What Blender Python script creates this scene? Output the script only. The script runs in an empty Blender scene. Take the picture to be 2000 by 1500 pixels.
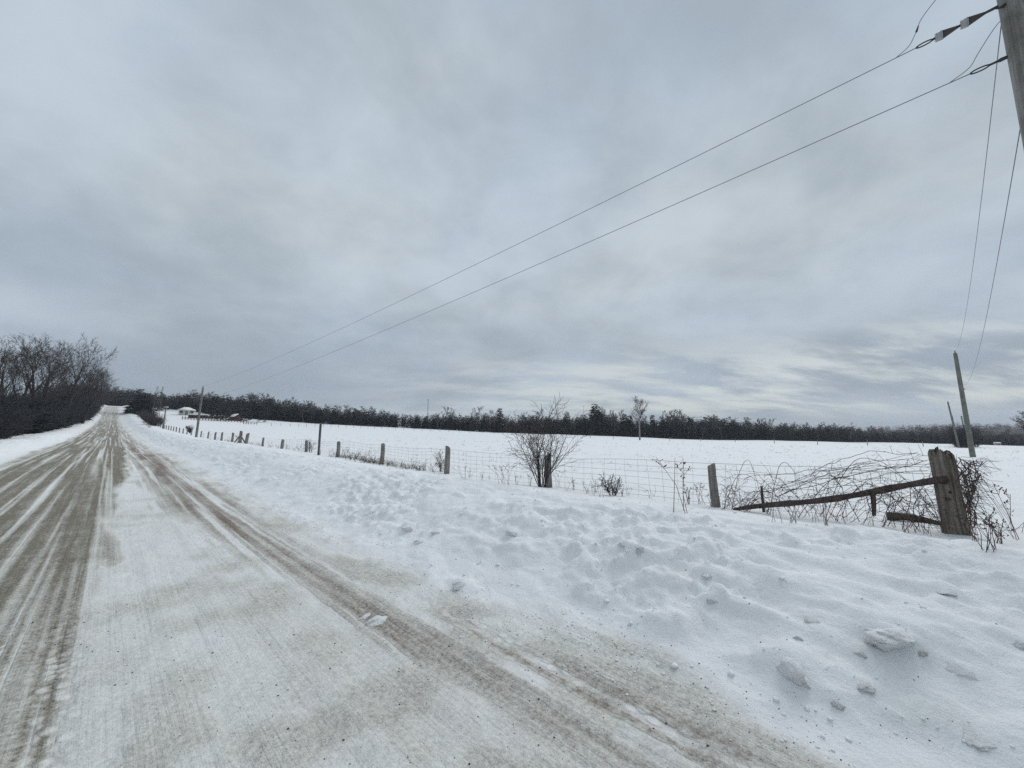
import bpy, math, random
import numpy as np
from math import sin, cos, pi, radians

random.seed(7)
scene = bpy.context.scene
COL = scene.collection

# ------------------------------------------------------------------ camera
EYE = 1.9
PITCH = radians(8.35)
TH = radians(46.05)                      # bearing of the road, left of straight ahead
cam_d = bpy.data.cameras.new('camera')
cam_d.sensor_width = 36
cam_d.lens = 13.5
cam_d.clip_start = 0.05
cam_d.clip_end = 12000
cam = bpy.data.objects.new('camera', cam_d)
COL.objects.link(cam)
cam.location = (0, 0, EYE)
cam.rotation_euler = (pi / 2 + PITCH, 0, 0)
scene.camera = cam

# ------------------------------------------------------------------ sky
SUN_AZ = radians(48)                     # to the right of straight ahead
SUN_EL = radians(46)
world = bpy.data.worlds.new('World')
scene.world = world
world.use_nodes = True
wt = world.node_tree
wt.nodes.clear()


def N(tree, kind, **kw):
    n = tree.nodes.new(kind)
    for k, v in kw.items():
        if k in ('inputs',):
            for i, val in v.items():
                n.inputs[i].default_value = val
        else:
            setattr(n, k, v)
    return n


def L(tree, a, b):
    tree.links.new(a, b)


def mth(tree, op, a, b=None, clamp=False):
    n = tree.nodes.new('ShaderNodeMath')
    n.operation = op
    n.use_clamp = clamp
    for i, v in enumerate((a, b)):
        if v is None:
            continue
        if isinstance(v, (int, float)):
            n.inputs[i].default_value = v
        else:
            tree.links.new(v, n.inputs[i])
    return n.outputs[0]


def mapr(tree, v, a, b, c=0.0, d=1.0, smooth=True):
    n = tree.nodes.new('ShaderNodeMapRange')
    n.interpolation_type = 'SMOOTHSTEP' if smooth else 'LINEAR'
    tree.links.new(v, n.inputs[0])
    for i, x in zip((1, 2, 3, 4), (a, b, c, d)):
        n.inputs[i].default_value = x
    return n.outputs[0]


def mixc(tree, f, a, b, mode='MIX'):
    n = tree.nodes.new('ShaderNodeMix')
    n.data_type = 'RGBA'
    n.blend_type = mode
    for i, v in ((0, f), (6, a), (7, b)):
        if isinstance(v, (int, float)):
            n.inputs[i].default_value = v
        elif isinstance(v, tuple):
            n.inputs[i].default_value = (*v, 1) if len(v) == 3 else v
        else:
            tree.links.new(v, n.inputs[i])
    return n.outputs[2]


def noise(tree, vec, scale, detail=4, rough=.5, dist=0.0, dims='3D'):
    n = tree.nodes.new('ShaderNodeTexNoise')
    n.noise_dimensions = dims
    n.inputs['Scale'].default_value = scale
    n.inputs['Detail'].default_value = detail
    n.inputs['Roughness'].default_value = rough
    n.inputs['Distortion'].default_value = dist
    if vec is not None:
        tree.links.new(vec, n.inputs['Vector'])
    return n.outputs[0]


def sr(r, g, b):
    f = lambda c: (c / 255 / 12.92) if c / 255 <= .04045 else ((c / 255 + .055) / 1.055) ** 2.4
    return (f(r), f(g), f(b))


def sky10(r, g, b):                       # an sRGB sky colour, x10 because the background strength is 0.1
    return tuple(10 * c for c in sr(r, g, b))


tc = N(wt, 'ShaderNodeTexCoord')
sep = N(wt, 'ShaderNodeSeparateXYZ')
L(wt, tc.outputs['Generated'], sep.inputs[0])
X_, Y_, Z_ = sep.outputs
zc = mth(wt, 'ADD', mth(wt, 'MAXIMUM', Z_, 0.0), 0.20)
cx = mth(wt, 'DIVIDE', X_, zc)
cy = mth(wt, 'DIVIDE', Y_, zc)
comb = N(wt, 'ShaderNodeCombineXYZ')
L(wt, cx, comb.inputs[0]); L(wt, cy, comb.inputs[1])
pv = comb.outputs[0]
mp = N(wt, 'ShaderNodeMapping')
mp.inputs['Location'].default_value = (3.1, 1.7, 0)
mp.inputs['Rotation'].default_value = (0, 0, radians(-24))
mp.inputs['Scale'].default_value = (.55, 1.0, 1)
L(wt, pv, mp.inputs[0])
cl_big = noise(wt, mp.outputs[0], .8, 4, .5, .25)
zc3 = mth(wt, 'ADD', mth(wt, 'MAXIMUM', Z_, 0.0), 0.38)
comb3 = N(wt, 'ShaderNodeCombineXYZ')
L(wt, mth(wt, 'DIVIDE', X_, zc3), comb3.inputs[0]); L(wt, mth(wt, 'DIVIDE', Y_, zc3), comb3.inputs[1])
cl_mid = noise(wt, comb3.outputs[0], 3.4, 8, .55, .25)
hue = noise(wt, comb3.outputs[0], 1.7, 3, .5, .2)
cl_fine = noise(wt, comb3.outputs[0], 7.5, 6, .6, .2)
cl = mth(wt, 'ADD', mth(wt, 'ADD', mth(wt, 'MULTIPLY', cl_big, .50), mth(wt, 'MULTIPLY', cl_mid, .42)),
         mth(wt, 'MULTIPLY', cl_fine, .08))
tone = mapr(wt, cl, .35, .63, 0, 1, True)
clouds_b = mixc(wt, tone, sky10(165, 179, 193), sky10(195, 208, 220))
clouds_g = mixc(wt, tone, sky10(166, 178, 188), sky10(197, 208, 216))
clouds = mixc(wt, mapr(wt, hue, .40, .58), clouds_g, clouds_b)
# the deck is darker underneath far off, paler again just over the horizon
low = mth(wt, 'MULTIPLY', mapr(wt, Z_, .16, .40, 1, 0), mapr(wt, cl_big, .36, .60, 1, .35))
clouds = mixc(wt, mth(wt, 'MULTIPLY', low, .62), clouds, sky10(154, 167, 180))
hz = mapr(wt, Z_, .0, .10, 1, 0)
clouds = mixc(wt, mth(wt, 'MULTIPLY', hz, .5), clouds, sky10(172, 186, 196))
# thin places in the deck on the sun's side, where the clear sky's light gets through
dotn = mth(wt, 'ADD', mth(wt, 'MULTIPLY', X_, sin(SUN_AZ)), mth(wt, 'MULTIPLY', Y_, cos(SUN_AZ)))
side = mapr(wt, dotn, .15, .9)
mp2 = N(wt, 'ShaderNodeMapping')
mp2.inputs['Location'].default_value = (0.4, 5.2, 0)
mp2.inputs['Rotation'].default_value = (0, 0, radians(-30))
mp2.inputs['Scale'].default_value = (.55, 1.35, 1)
zc2 = mth(wt, 'ADD', mth(wt, 'MAXIMUM', Z_, 0.0), 0.24)
comb2 = N(wt, 'ShaderNodeCombineXYZ')
L(wt, mth(wt, 'DIVIDE', X_, zc2), comb2.inputs[0]); L(wt, mth(wt, 'DIVIDE', Y_, zc2), comb2.inputs[1])
L(wt, comb2.outputs[0], mp2.inputs[0])
gap_n = noise(wt, mp2.outputs[0], 2.6, 9, .60, .12)
band = mth(wt, 'MULTIPLY', mapr(wt, Z_, .035, .075), mapr(wt, Z_, .14, .27, 1, 0))
gap = mth(wt, 'MULTIPLY', mth(wt, 'MULTIPLY', mapr(wt, gap_n, .40, .62), band), side)
nish = N(wt, 'ShaderNodeTexSky')
nish.sky_type = 'NISHITA'
nish.sun_disc = False
nish.sun_elevation = SUN_EL
nish.sun_rotation = SUN_AZ
thin = mixc(wt, .12, sky10(216, 222, 220), nish.outputs[0])
final = mixc(wt, mth(wt, 'MULTIPLY', gap, .85), clouds, thin)
bg = N(wt, 'ShaderNodeBackground')
bg.inputs['Strength'].default_value = .1
L(wt, final, bg.inputs[0])
wo = N(wt, 'ShaderNodeOutputWorld')
L(wt, bg.outputs[0], wo.inputs[0])

sun_d = bpy.data.lights.new('sun', 'SUN')
sun_d.energy = 1.35
sun_d.angle = radians(40)
sun_d.color = (1.0, .985, .96)
sun = bpy.data.objects.new('sun', sun_d)
COL.objects.link(sun)
sun.rotation_euler = (pi / 2 - SUN_EL, 0, pi - SUN_AZ)

scene.cycles.use_denoising = False        # the denoiser smears twigs and grit
scene.view_settings.view_transform = 'Standard'
scene.view_settings.look = 'None'
scene.view_settings.exposure = 0
scene.view_settings.gamma = 1
scene.view_settings.use_curve_mapping = False


# ------------------------------------------------------------------ helpers
def noise2(x, y, seed=0):
    """smooth value noise in [-1, 1]"""
    x = np.asarray(x, float); y = np.asarray(y, float)
    xi = np.floor(x).astype(np.int64); yi = np.floor(y).astype(np.int64)
    fx = x - xi; fy = y - yi
    fx = fx * fx * fx * (fx * (fx * 6 - 15) + 10); fy = fy * fy * fy * (fy * (fy * 6 - 15) + 10)

    def h(a, b):
        n = (a * 374761393 + b * 668265263 + seed * 982451653) & 0xffffffff
        n = ((n ^ (n >> 13)) * 1274126177) & 0xffffffff
        n = ((n ^ (n >> 16)) * 2246822519) & 0xffffffff
        return ((n ^ (n >> 15)) & 0xffffff) / float(0x7fffff) - 1
    a = h(xi, yi); b = h(xi + 1, yi); c = h(xi, yi + 1); d = h(xi + 1, yi + 1)
    return (a * (1 - fx) + b * fx) * (1 - fy) + (c * (1 - fx) + d * fx) * fy


def fbm(x, y, o=4, seed=0, gain=.5):
    t = 0; a = 1; n = 0
    for i in range(o):
        t = t + a * noise2(x * 2 ** i + i * 17.3, y * 2 ** i - i * 9.1, seed + i)
        n += a; a *= gain
    return t / n * 1.4


def sstep(a, b, x):
    t = np.clip((np.asarray(x, float) - a) / (b - a), 0, 1)
    return t * t * (3 - 2 * t)


def raw_mesh(name, v, f, smooth=True):
    v = np.asarray(v, np.float32).reshape(-1, 3)
    f = np.asarray(f, np.int32)
    me = bpy.data.meshes.new(name)
    nf, k = f.shape
    me.vertices.add(len(v)); me.vertices.foreach_set('co', v.ravel())
    me.loops.add(nf * k); me.loops.foreach_set('vertex_index', f.ravel())
    me.polygons.add(nf)
    me.polygons.foreach_set('loop_start', np.arange(0, nf * k, k, dtype=np.int32))
    if smooth:
        me.polygons.foreach_set('use_smooth', np.ones(nf, bool))
    me.update(calc_edges=True)
    return me


def link(name, me, mat=None, parent=None, loc=None):
    o = bpy.data.objects.new(name, me)
    if mat is not None and me is not None and not me.materials:
        me.materials.append(mat)
    COL.objects.link(o)
    if parent is not None:
        o.parent = parent
    if loc is not None:
        o.location = loc
    return o


def tag(o, label=None, cat=None, group=None, kind=None):
    for k, v in (('label', label), ('category', cat), ('group', group), ('kind', kind)):
        if v:
            o[k] = v
    return o


def empty(name, loc=(0, 0, 0), rz=0):
    o = bpy.data.objects.new(name, None)
    COL.objects.link(o)
    o.location = loc
    o.rotation_euler = (0, 0, rz)
    o.empty_display_size = .2
    return o


def copy_tree(o, parent=None):
    c = o.copy()
    COL.objects.link(c)
    c.parent = parent
    for ch in list(o.children):
        copy_tree(ch, c)
    return c


class MB:
    """collects plain shapes into one mesh"""
    def __init__(self):
        self.v = []; self.q = []; self.n = 0

    def add(self, v, q):
        self.v.append(np.asarray(v, float)); self.q.append(np.asarray(q, int) + self.n)
        self.n += len(v)
        return self

    def box(self, c, s, rz=0, tilt=None):
        sx, sy, sz = [x / 2 for x in s]
        v = np.array([(a * sx, b * sy, d * sz) for d in (-1, 1) for b in (-1, 1) for a in (-1, 1)], float)
        if rz:
            R = np.array([[cos(rz), -sin(rz), 0], [sin(rz), cos(rz), 0], [0, 0, 1]])
            v = v @ R.T
        q = [(0, 2, 3, 1), (4, 5, 7, 6), (0, 1, 5, 4), (2, 6, 7, 3), (0, 4, 6, 2), (1, 3, 7, 5)]
        return self.add(v + np.array(c), q)

    def hexa(self, pts):                 # eight free corners: bottom ring, top ring
        q = [(0, 3, 2, 1), (4, 5, 6, 7), (0, 1, 5, 4), (1, 2, 6, 5), (2, 3, 7, 6), (3, 0, 4, 7)]
        return self.add(pts, q)

    def tubes(self, segs, sides=4):
        v, q = tube_arrays(segs, sides)
        return self.add(v, q)

    def path(self, pts, r, sides=6):
        pts = np.asarray(pts, float)
        r = np.broadcast_to(np.asarray(r, float), (len(pts),))
        v, q = path_arrays(pts, r, sides)
        return self.add(v, q)

    def arrays(self):
        return np.concatenate(self.v), np.concatenate(self.q)

    def build(self, name, mat, parent=None, smooth=False, loc=None):
        v, q = self.arrays()
        return link(name, raw_mesh(name, v, q, smooth), mat, parent, loc)


def frames(d):
    d = d / np.maximum(np.linalg.norm(d, axis=1, keepdims=True), 1e-9)
    ref = np.where(np.abs(d[:, 2:3]) < .9, np.array([[0, 0, 1.]]), np.array([[1., 0, 0]]))
    a = np.cross(d, ref); a /= np.maximum(np.linalg.norm(a, axis=1, keepdims=True), 1e-9)
    return a, np.cross(d, a)


def tube_arrays(segs, n):
    """segs: (N, 8) x0 y0 z0 x1 y1 z1 r0 r1 -> prisms with n sides"""
    s = np.asarray(segs, float)
    p0, p1, r0, r1 = s[:, :3], s[:, 3:6], s[:, 6], s[:, 7]
    a, b = frames(p1 - p0)
    ang = np.arange(n) * 2 * pi / n
    ca, sa = np.cos(ang), np.sin(ang)
    ring = a[:, None, :] * ca[None, :, None] + b[:, None, :] * sa[None, :, None]
    v = np.concatenate([p0[:, None] + ring * r0[:, None, None], p1[:, None] + ring * r1[:, None, None]], 1)
    k = np.arange(n); k2 = (k + 1) % n
    fq = np.stack([k, k2, k2 + n, k + n], 1)
    q = (np.arange(len(s)) * 2 * n)[:, None, None] + fq[None]
    return v.reshape(-1, 3), q.reshape(-1, 4)


def path_arrays(pts, r, n):
    d = np.gradient(pts, axis=0)
    a, b = frames(d)
    for i in range(1, len(a)):           # keep the frame from flipping
        t = a[i - 1] - d[i] * np.dot(a[i - 1], d[i]) / max(np.dot(d[i], d[i]), 1e-12)
        if np.linalg.norm(t) > 1e-6:
            a[i] = t / np.linalg.norm(t)
            b[i] = np.cross(d[i] / np.linalg.norm(d[i]), a[i])
    ang = np.arange(n) * 2 * pi / n
    v = pts[:, None] + (a[:, None] * np.cos(ang)[None, :, None] + b[:, None] * np.sin(ang)[None, :, None]) * r[:, None, None]
    v = v.reshape(-1, 3)
    q = []
    for i in range(len(pts) - 1):
        for k in range(n):
            k2 = (k + 1) % n
            q.append((i * n + k, i * n + k2, (i + 1) * n + k2, (i + 1) * n + k))
    m = len(v)
    v = np.concatenate([v, pts[:1], pts[-1:]])
    for k in range(n):
        k2 = (k + 1) % n
        q.append((m, k2, k, m))
        q.append((m + 1, (len(pts) - 1) * n + k, (len(pts) - 1) * n + k2, m + 1))
    q = np.array(q)
    # caps: turn degenerate quads into fans with distinct corners by splitting the edge midpoints is overkill; use tri-like quads
    caps = q[-2 * n:]
    q = q[:-2 * n]
    mid = []
    extra = []
    base = len(v)
    for j, (c, x, y, _) in enumerate(caps):
        extra.append((v[c] + v[y]) / 2)
        mid.append((c, x, y, base + j))
    v = np.concatenate([v, np.array(extra)])
    return v, np.concatenate([q, np.array(mid)])


# ------------------------------------------------------------------ materials
def new_mat(name):
    m = bpy.data.materials.new(name)
    m.use_nodes = True
    t = m.node_tree
    b = t.nodes['Principled BSDF']
    return m, t, b


def plain(name, col, rough=.7, spec=.3, var=.25, scale=6, bump=0.0, metal=0, stretch=None):
    m, t, b = new_mat(name)
    tcn = N(t, 'ShaderNodeTexCoord')
    v = tcn.outputs['Object']
    if stretch:
        mpn = N(t, 'ShaderNodeMapping')
        mpn.inputs['Scale'].default_value = stretch
        L(t, v, mpn.inputs[0]); v = mpn.outputs[0]
    n = noise(t, v, scale, 6, .6)
    f = mapr(t, n, .3, .7, 0, 1, False)
    c = mixc(t, f, tuple(x * (1 - var) for x in col), tuple(min(1, x * (1 + var)) for x in col))
    L(t, c, b.inputs['Base Color'])
    b.inputs['Roughness'].default_value = rough
    b.inputs['Metallic'].default_value = metal
    b.inputs['Specular IOR Level'].default_value = spec
    if bump:
        bn = N(t, 'ShaderNodeBump')
        bn.inputs['Strength'].default_value = 1
        bn.inputs['Distance'].default_value = bump
        L(t, n, bn.inputs['Height']); L(t, bn.outputs[0], b.inputs['Normal'])
    return m


def wood(name, dark, pale, grain=1.0):
    """weathered wood, grain along local Z"""
    m, t, b = new_mat(name)
    tcn = N(t, 'ShaderNodeTexCoord')
    mpn = N(t, 'ShaderNodeMapping')
    mpn.inputs['Scale'].default_value = (28 * grain, 28 * grain, 1.3 * grain)
    L(t, tcn.outputs['Object'], mpn.inputs[0])
    g = noise(t, mpn.outputs[0], 1, 6, .62, .6)
    big = noise(t, tcn.outputs['Object'], 3.2, 4, .6)
    c = mixc(t, mapr(t, g, .32, .68, 0, 1, False), dark, pale)
    c = mixc(t, mapr(t, big, .42, .72, 0, .55, False), c, tuple(x * .55 for x in dark))
    L(t, c, b.inputs['Base Color'])
    b.inputs['Roughness'].default_value = .85
    b.inputs['Specular IOR Level'].default_value = .2
    bn = N(t, 'ShaderNodeBump')
    bn.inputs['Strength'].default_value = .9
    bn.inputs['Distance'].default_value = .012
    L(t, g, bn.inputs['Height']); L(t, bn.outputs[0], b.inputs['Normal'])
    return m


M = {}
M['post'] = wood('weathered_post_wood', (.10, .092, .086), (.36, .335, .31))
M['corner'] = wood('corner_post_wood', (.07, .057, .047), (.36, .32, .275), .75)
M['rail'] = wood('dark_rail_wood', (.035, .028, .025), (.13, .105, .095))
M['pole'] = wood('pole_wood', (.12, .11, .10), (.30, .29, .275), .6)
M['pole_green'] = wood('treated_pole_wood', (.13, .132, .112), (.25, .252, .225), .6)
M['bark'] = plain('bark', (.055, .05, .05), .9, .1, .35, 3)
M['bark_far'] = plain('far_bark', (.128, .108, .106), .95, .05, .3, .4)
M['bark_pale'] = plain('pale_bark', (.24, .23, .22), .9, .1, .3, .8)
M['twig'] = plain('twig', (.075, .066, .064), .9, .1, .3, 4)
M['vine'] = plain('vine_cane', (.12, .088, .075), .8, .2, .35, 5)
M['brush'] = plain('brush_twig', (.066, .066, .072), .95, .05, .3, 2)
M['weed'] = plain('dead_weed', (.12, .088, .06), .9, .1, .4, 9)
M['weed_red'] = plain('rusty_weed', (.16, .07, .055), .9, .1, .4, 9)
M['needle'] = plain('conifer_needle', (.044, .052, .054), .95, .05, .4, .5)
M['steel'] = plain('galvanised_steel', (.22, .22, .225), .5, .4, .15, 10, metal=.5)
M['iron'] = plain('dark_iron', (.05, .048, .05), .6, .4, .2, 10, metal=.3)
M['wire'] = plain('wire', (.13, .13, .135), .6, .3, .15, 3, metal=.3)
M['cable'] = plain('cable', (.20, .205, .21), .6, .3, .1, 2)
M['polymer'] = plain('insulator_grey', (.33, .34, .35), .5, .4, .1, 8)
M['dark_polymer'] = plain('insulator_dark', (.055, .045, .045), .5, .4, .1, 8)
M['red'] = plain('red_paint', (.115, .042, .045), .7, .3, .2, 2)
M['white'] = plain('white_siding', (.62, .6, .57), .7, .3, .08, 2)
M['brown'] = plain('dark_brown_boards', (.06, .035, .032), .8, .2, .2, 2)
M['pink'] = plain('pale_red_siding', (.36, .22, .19), .7, .3, .1, 2)
M['glass'] = plain('window_glass', (.03, .035, .04), .1, .5, .1, 2)
M['gravel'] = plain('gravel', (.10, .085, .07), .9, .2, .5, 8)


def snow_material():
    m, t, b = new_mat('snow_and_road_dirt')
    tcn = N(t, 'ShaderNodeTexCoord')
    ob = tcn.outputs['Object']
    at = N(t, 'ShaderNodeAttribute', attribute_name='dirt')
    dirt = at.outputs['Fac']
    mp1 = N(t, 'ShaderNodeMapping')          # streaks run along the road (local Y)
    mp1.inputs['Scale'].default_value = (10, .16, 3)
    L(t, ob, mp1.inputs[0])
    streak = noise(t, mp1.outputs[0], 1, 6, .62)
    mp2 = N(t, 'ShaderNodeMapping')
    mp2.inputs['Scale'].default_value = (30, .55, 8)
    L(t, ob, mp2.inputs[0])
    streak2 = noise(t, mp2.outputs[0], 1, 3, .6)
    grit = noise(t, ob, 26, 5, .72)
    fine = noise(t, ob, 95, 3, .7)
    blotch = noise(t, ob, 1.7, 6, .6, .4)
    amp_s = mapr(t, dirt, 0.06, .50, .12, 1, False)
    w = mth(t, 'MULTIPLY', mth(t, 'SUBTRACT', streak, .5), .9)
    w = mth(t, 'ADD', w, mth(t, 'MULTIPLY', mth(t, 'SUBTRACT', streak2, .5), .6))
    w = mth(t, 'MULTIPLY', w, amp_s)
    w = mth(t, 'ADD', w, mth(t, 'MULTIPLY', mth(t, 'SUBTRACT', grit, .5), 1.6))
    w = mth(t, 'ADD', w, mth(t, 'MULTIPLY', mth(t, 'SUBTRACT', fine, .5), 1.1))
    w = mth(t, 'ADD', w, mth(t, 'MULTIPLY', mth(t, 'SUBTRACT', blotch, .5), .7))
    # tread blocks pressed by tyres into the near left lane
    tr = N(t, 'ShaderNodeAttribute', attribute_name='tread')
    mp3 = N(t, 'ShaderNodeMapping')
    mp3.inputs['Scale'].default_value = (11.5, 8.5, 2)
    L(t, ob, mp3.inputs[0])
    vor = N(t, 'ShaderNodeTexVoronoi')
    vor.inputs['Scale'].default_value = 1
    vor.inputs['Randomness'].default_value = .62
    L(t, mp3.outputs[0], vor.inputs['Vector'])
    blocks = mapr(t, vor.outputs['Distance'], .25, .60)
    w = mth(t, 'ADD', w, mth(t, 'MULTIPLY', mth(t, 'SUBTRACT', blocks, .45), mth(t, 'MULTIPLY', tr.outputs['Fac'], .62)))
    # noise works only where there is some dirt to break up
    amp = mapr(t, dirt, 0.0, .30, 0, 1, False)
    f = mth(t, 'ADD', dirt, mth(t, 'MULTIPLY', w, mth(t, 'MULTIPLY', amp, .95)), True)
    sx = N(t, 'ShaderNodeSeparateXYZ')
    L(t, ob, sx.inputs[0])
    dcol = mixc(t, mapr(t, sx.outputs[0], .2, 2.0), (.232, .206, .160), (.258, .208, .175))
    dcol = mixc(t, mapr(t, grit, .35, .70, 0, .6), dcol, (.135, .112, .086))
    scol = mixc(t, mapr(t, blotch, .35, .65), (.83, .845, .85), (.87, .875, .88))
    # road snow is a little stained everywhere
    scol = mixc(t, mapr(t, dirt, .03, .30, 0, .8), scol, (.72, .71, .645))
    c = mixc(t, f, scol, dcol)
    L(t, c, b.inputs['Base Color'])
    b.inputs['Roughness'].default_value = .75
    b.inputs['Specular IOR Level'].default_value = .15
    hgt = mth(t, 'ADD', mth(t, 'MULTIPLY', noise(t, ob, 7, 6, .62), 1.0), mth(t, 'MULTIPLY', grit, .35))
    hgt = mth(t, 'ADD', hgt, mth(t, 'MULTIPLY', fine, .20))
    hgt = mth(t, 'ADD', hgt, mth(t, 'MULTIPLY', mth(t, 'MULTIPLY', noise(t, ob, 42, 4, .65), amp), .55))
    hgt = mth(t, 'ADD', hgt, mth(t, 'MULTIPLY', mth(t, 'MULTIPLY', streak2, amp), .75))
    hgt = mth(t, 'SUBTRACT', hgt, mth(t, 'MULTIPLY', mth(t, 'MULTIPLY', blocks, tr.outputs['Fac']), .8))
    bn = N(t, 'ShaderNodeBump')
    bn.inputs['Strength'].default_value = .8
    bn.inputs['Distance'].default_value = .042
    L(t, hgt, bn.inputs['Height']); L(t, bn.outputs[0], b.inputs['Normal'])
    return m


M['snow'] = snow_material()
M['roof_snow'] = plain('roof_snow', (.84, .85, .86), .8, .1, .03, 1)


def lump_material():
    m, t, b = new_mat('packed_snow')
    tcn = N(t, 'ShaderNodeTexCoord')
    ob = tcn.outputs['Object']
    n1 = noise(t, ob, 5, 6, .65)
    n2 = noise(t, ob, 22, 4, .7)
    c = mixc(t, mapr(t, n1, .35, .7, 0, 1, False), (.88, .885, .89), (.86, .86, .855))
    c = mixc(t, mapr(t, n2, .68, .82, 0, .4), c, (.22, .20, .17))
    L(t, c, b.inputs['Base Color'])
    b.inputs['Roughness'].default_value = .8
    b.inputs['Specular IOR Level'].default_value = .1
    bn = N(t, 'ShaderNodeBump')
    bn.inputs['Distance'].default_value = .03
    L(t, n1, bn.inputs['Height']); L(t, bn.outputs[0], b.inputs['Normal'])
    return m


M['lump'] = lump_material()

# ------------------------------------------------------------------ terrain
_ks = np.array([-3000, -400, -150, -60, -20, 0, 7, 12, 17, 22, 27, 33, 38, 50, 56, 75, 91, 130, 163, 230, 300, 350, 400, 460, 700, 1500, 3500])
_kz = np.array([-22, -10, -5, -1.9, -.45, 0, .05, .10, .25, .45, .64, .82, .91, 1.23, 1.36, 2.0, 2.62, 4.35, 6.1, 10.8, 18.0, 23.2, 26.6, 25.5, 17, 10, 8])
_ds = np.concatenate([np.arange(-3100, -100, 10.), np.arange(-100, 500, .5), np.arange(500, 3600, 10.)])
_dz = np.interp(_ds, _ks, _kz)
for _ in range(3):
    _m = (_ds > -95) & (_ds < 495)
    _k = np.ones(13) / 13
    _t = np.convolve(np.pad(_dz, 6, 'edge'), _k, 'valid')
    _dz = np.where(_m, _t, _dz)


def road_z(s):
    return np.interp(s, _ds, _dz)


def to_world(s, w):
    return (-s * sin(TH) + w * cos(TH), s * cos(TH) + w * sin(TH))


def to_road(X, Y):
    return (-X * sin(TH) + Y * cos(TH), X * cos(TH) + Y * sin(TH))


W_R, W_L = 3.35, -3.7                     # edges of the ploughed road
_px = np.array([-3000, -60, -20, -9, -7.4, -6.4, -5.6, -4.9, -4.2, -3.7, -2, 0, 2, 3.0, 3.35, 3.8, 4.5, 5.2, 5.9, 6.6, 7.3, 8.2, 9.0, 12, 40, 3000])
_pz = np.array([.3, .3, .3, .28, .34, .52, .62, .52, .22, .05, 0, .02, 0, .02, .06, .17, .42, .67, .79, .80, .70, .56, .50, .46, .42, .42])


def smooth_profile(w):
    x = np.asarray(w, float)
    t = 0
    for d, k in ((-.3, .2), (-.15, .25), (0, .1), (.15, .25), (.3, .2)):
        t = t + k * np.interp(x + d, _px, _pz)
    return t


MOUNDS = []                               # (s, w, length, width, height, rough) of lumps snowed into the bank


def terrain(s, w, detail=True):
    s = np.asarray(s, float); w = np.asarray(w, float)
    edge = fbm(s * .35, w * 0, 3, 5) * .28           # the plough line wanders
    edge = edge * sstep(1.0, 3.3, np.abs(w)) * (1 - sstep(9, 14, np.abs(w)))
    z = road_z(s) + smooth_profile(w + edge)
    # big lazy swells of the open field
    fld = sstep(12, 40, np.abs(w))
    z = z + fld * (fbm(s / 38, w / 38, 3, 11) * .35)
    z = z + sstep(10, 14, np.abs(w)) * fbm(s / 7, w / 7, 3, 13) * .06 * (1 - sstep(200, 400, np.abs(s) + np.abs(w)))
    if detail:
        near = 1 - sstep(60, 160, np.abs(s) + np.abs(w))
        bank = sstep(3.2, 4.2, w) * (1 - sstep(7.2, 9.0, w)) + sstep(3.8, 4.6, -w) * (1 - sstep(6.5, 8.5, -w))
        l1 = fbm(s * .5, w * .7, 3, 21) * .06
        bill = np.abs(fbm(s * 1.3 + .5 * w, w * 1.8 - .4 * s, 4, 31, .42)) * .075 - .02
        patch = sstep(-.15, .45, fbm(s * .45, w * .6, 2, 37)) * (1 - .7 * sstep(5.6, 7.0, w))
        l3 = fbm(s * 5.5, w * 5.5, 4, 41) * .044 * (.25 + patch)
        chunk = np.minimum(.042, np.maximum(0, fbm(s * 4.5, w * 4.5, 3, 47) - .20) * .42) * patch
        drift = (fbm(s * .55 + .25 * w, w * 2.6 - .3 * s, 4, 43) * .034 + np.maximum(0, fbm(s * 1.2, w * 3.2, 3, 45) - .1) * .055) * sstep(7, 3, s)
        l1 = l1 + drift
        fade = 1 - .72 * sstep(5.8, 7.4, w)
        z = z + bank * near * fade * (l1 + bill + l3 + chunk)
        for ms, mw, ml, mwid, mh, rough in MOUNDS:
            ds_ = s - ms; dw_ = w - mw
            sel = (np.abs(ds_) < 3.2 * ml) & (np.abs(dw_) < 3 * mwid)
            if not np.any(sel):
                continue
            a_ = ds_[sel] if s.ndim else ds_; b_ = dw_[sel] if s.ndim else dw_
            # steep on the road side, a drift tail running off on the other
            ln = np.where(a_ > 0, ml * 1.5, ml * .85)
            rr_ = (a_ / ln) ** 2 + (b_ / mwid) ** 2
            if rough:
                rr_ = rr_ * (1 + .55 * fbm(a_ * 2.2 / ml + ms * 7, b_ * 2.2 / mwid + mw * 5, 3, 91))
            add = mh * np.exp(-np.abs(rr_) ** (1.7 if rough else 1.1))
            if s.ndim:
                z[sel] = z[sel] + add
            else:
                z = z + add
        # soft wind ripples behind the bank crest and in the field
        rip = sstep(6.8, 8.2, np.abs(w))
        z = z + rip * near * (fbm(s * .9 - w * .4, w * .35 + s * .2, 4, 51) * .045)
        # ruts and washboard on the road
        road = 1 - sstep(2.9, 3.6, np.abs(w + .15))
        z = z + road * near * (fbm(w * 5, s * .25, 3, 61) * .016 + fbm(s * 3.5, w * 5, 3, 71) * .012 + fbm(s * 11, w * 12, 3, 73) * .007)
        rb = sstep(2.2, 2.9, w + .0) * (1 - sstep(3.2, 3.7, w))
        z = z + rb * near * np.maximum(0, fbm(s * 3.2, w * 4, 3, 81)) * .05
    return z


def gz(X, Y):
    s, w = to_road(X, Y)
    return float(terrain(s, w))


def at(s, w, dz=0.0):
    X, Y = to_world(s, w)
    return np.array([X, Y, float(terrain(s, w)) + dz])


def sight(x, y):
    """direction of a photograph pixel (2000x1500) seen from the camera"""
    u = (x - 1000) / 750; v = (750 - y) / 750
    return np.array([u, cos(PITCH) - v * sin(PITCH), sin(PITCH) + v * cos(PITCH)])


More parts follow.
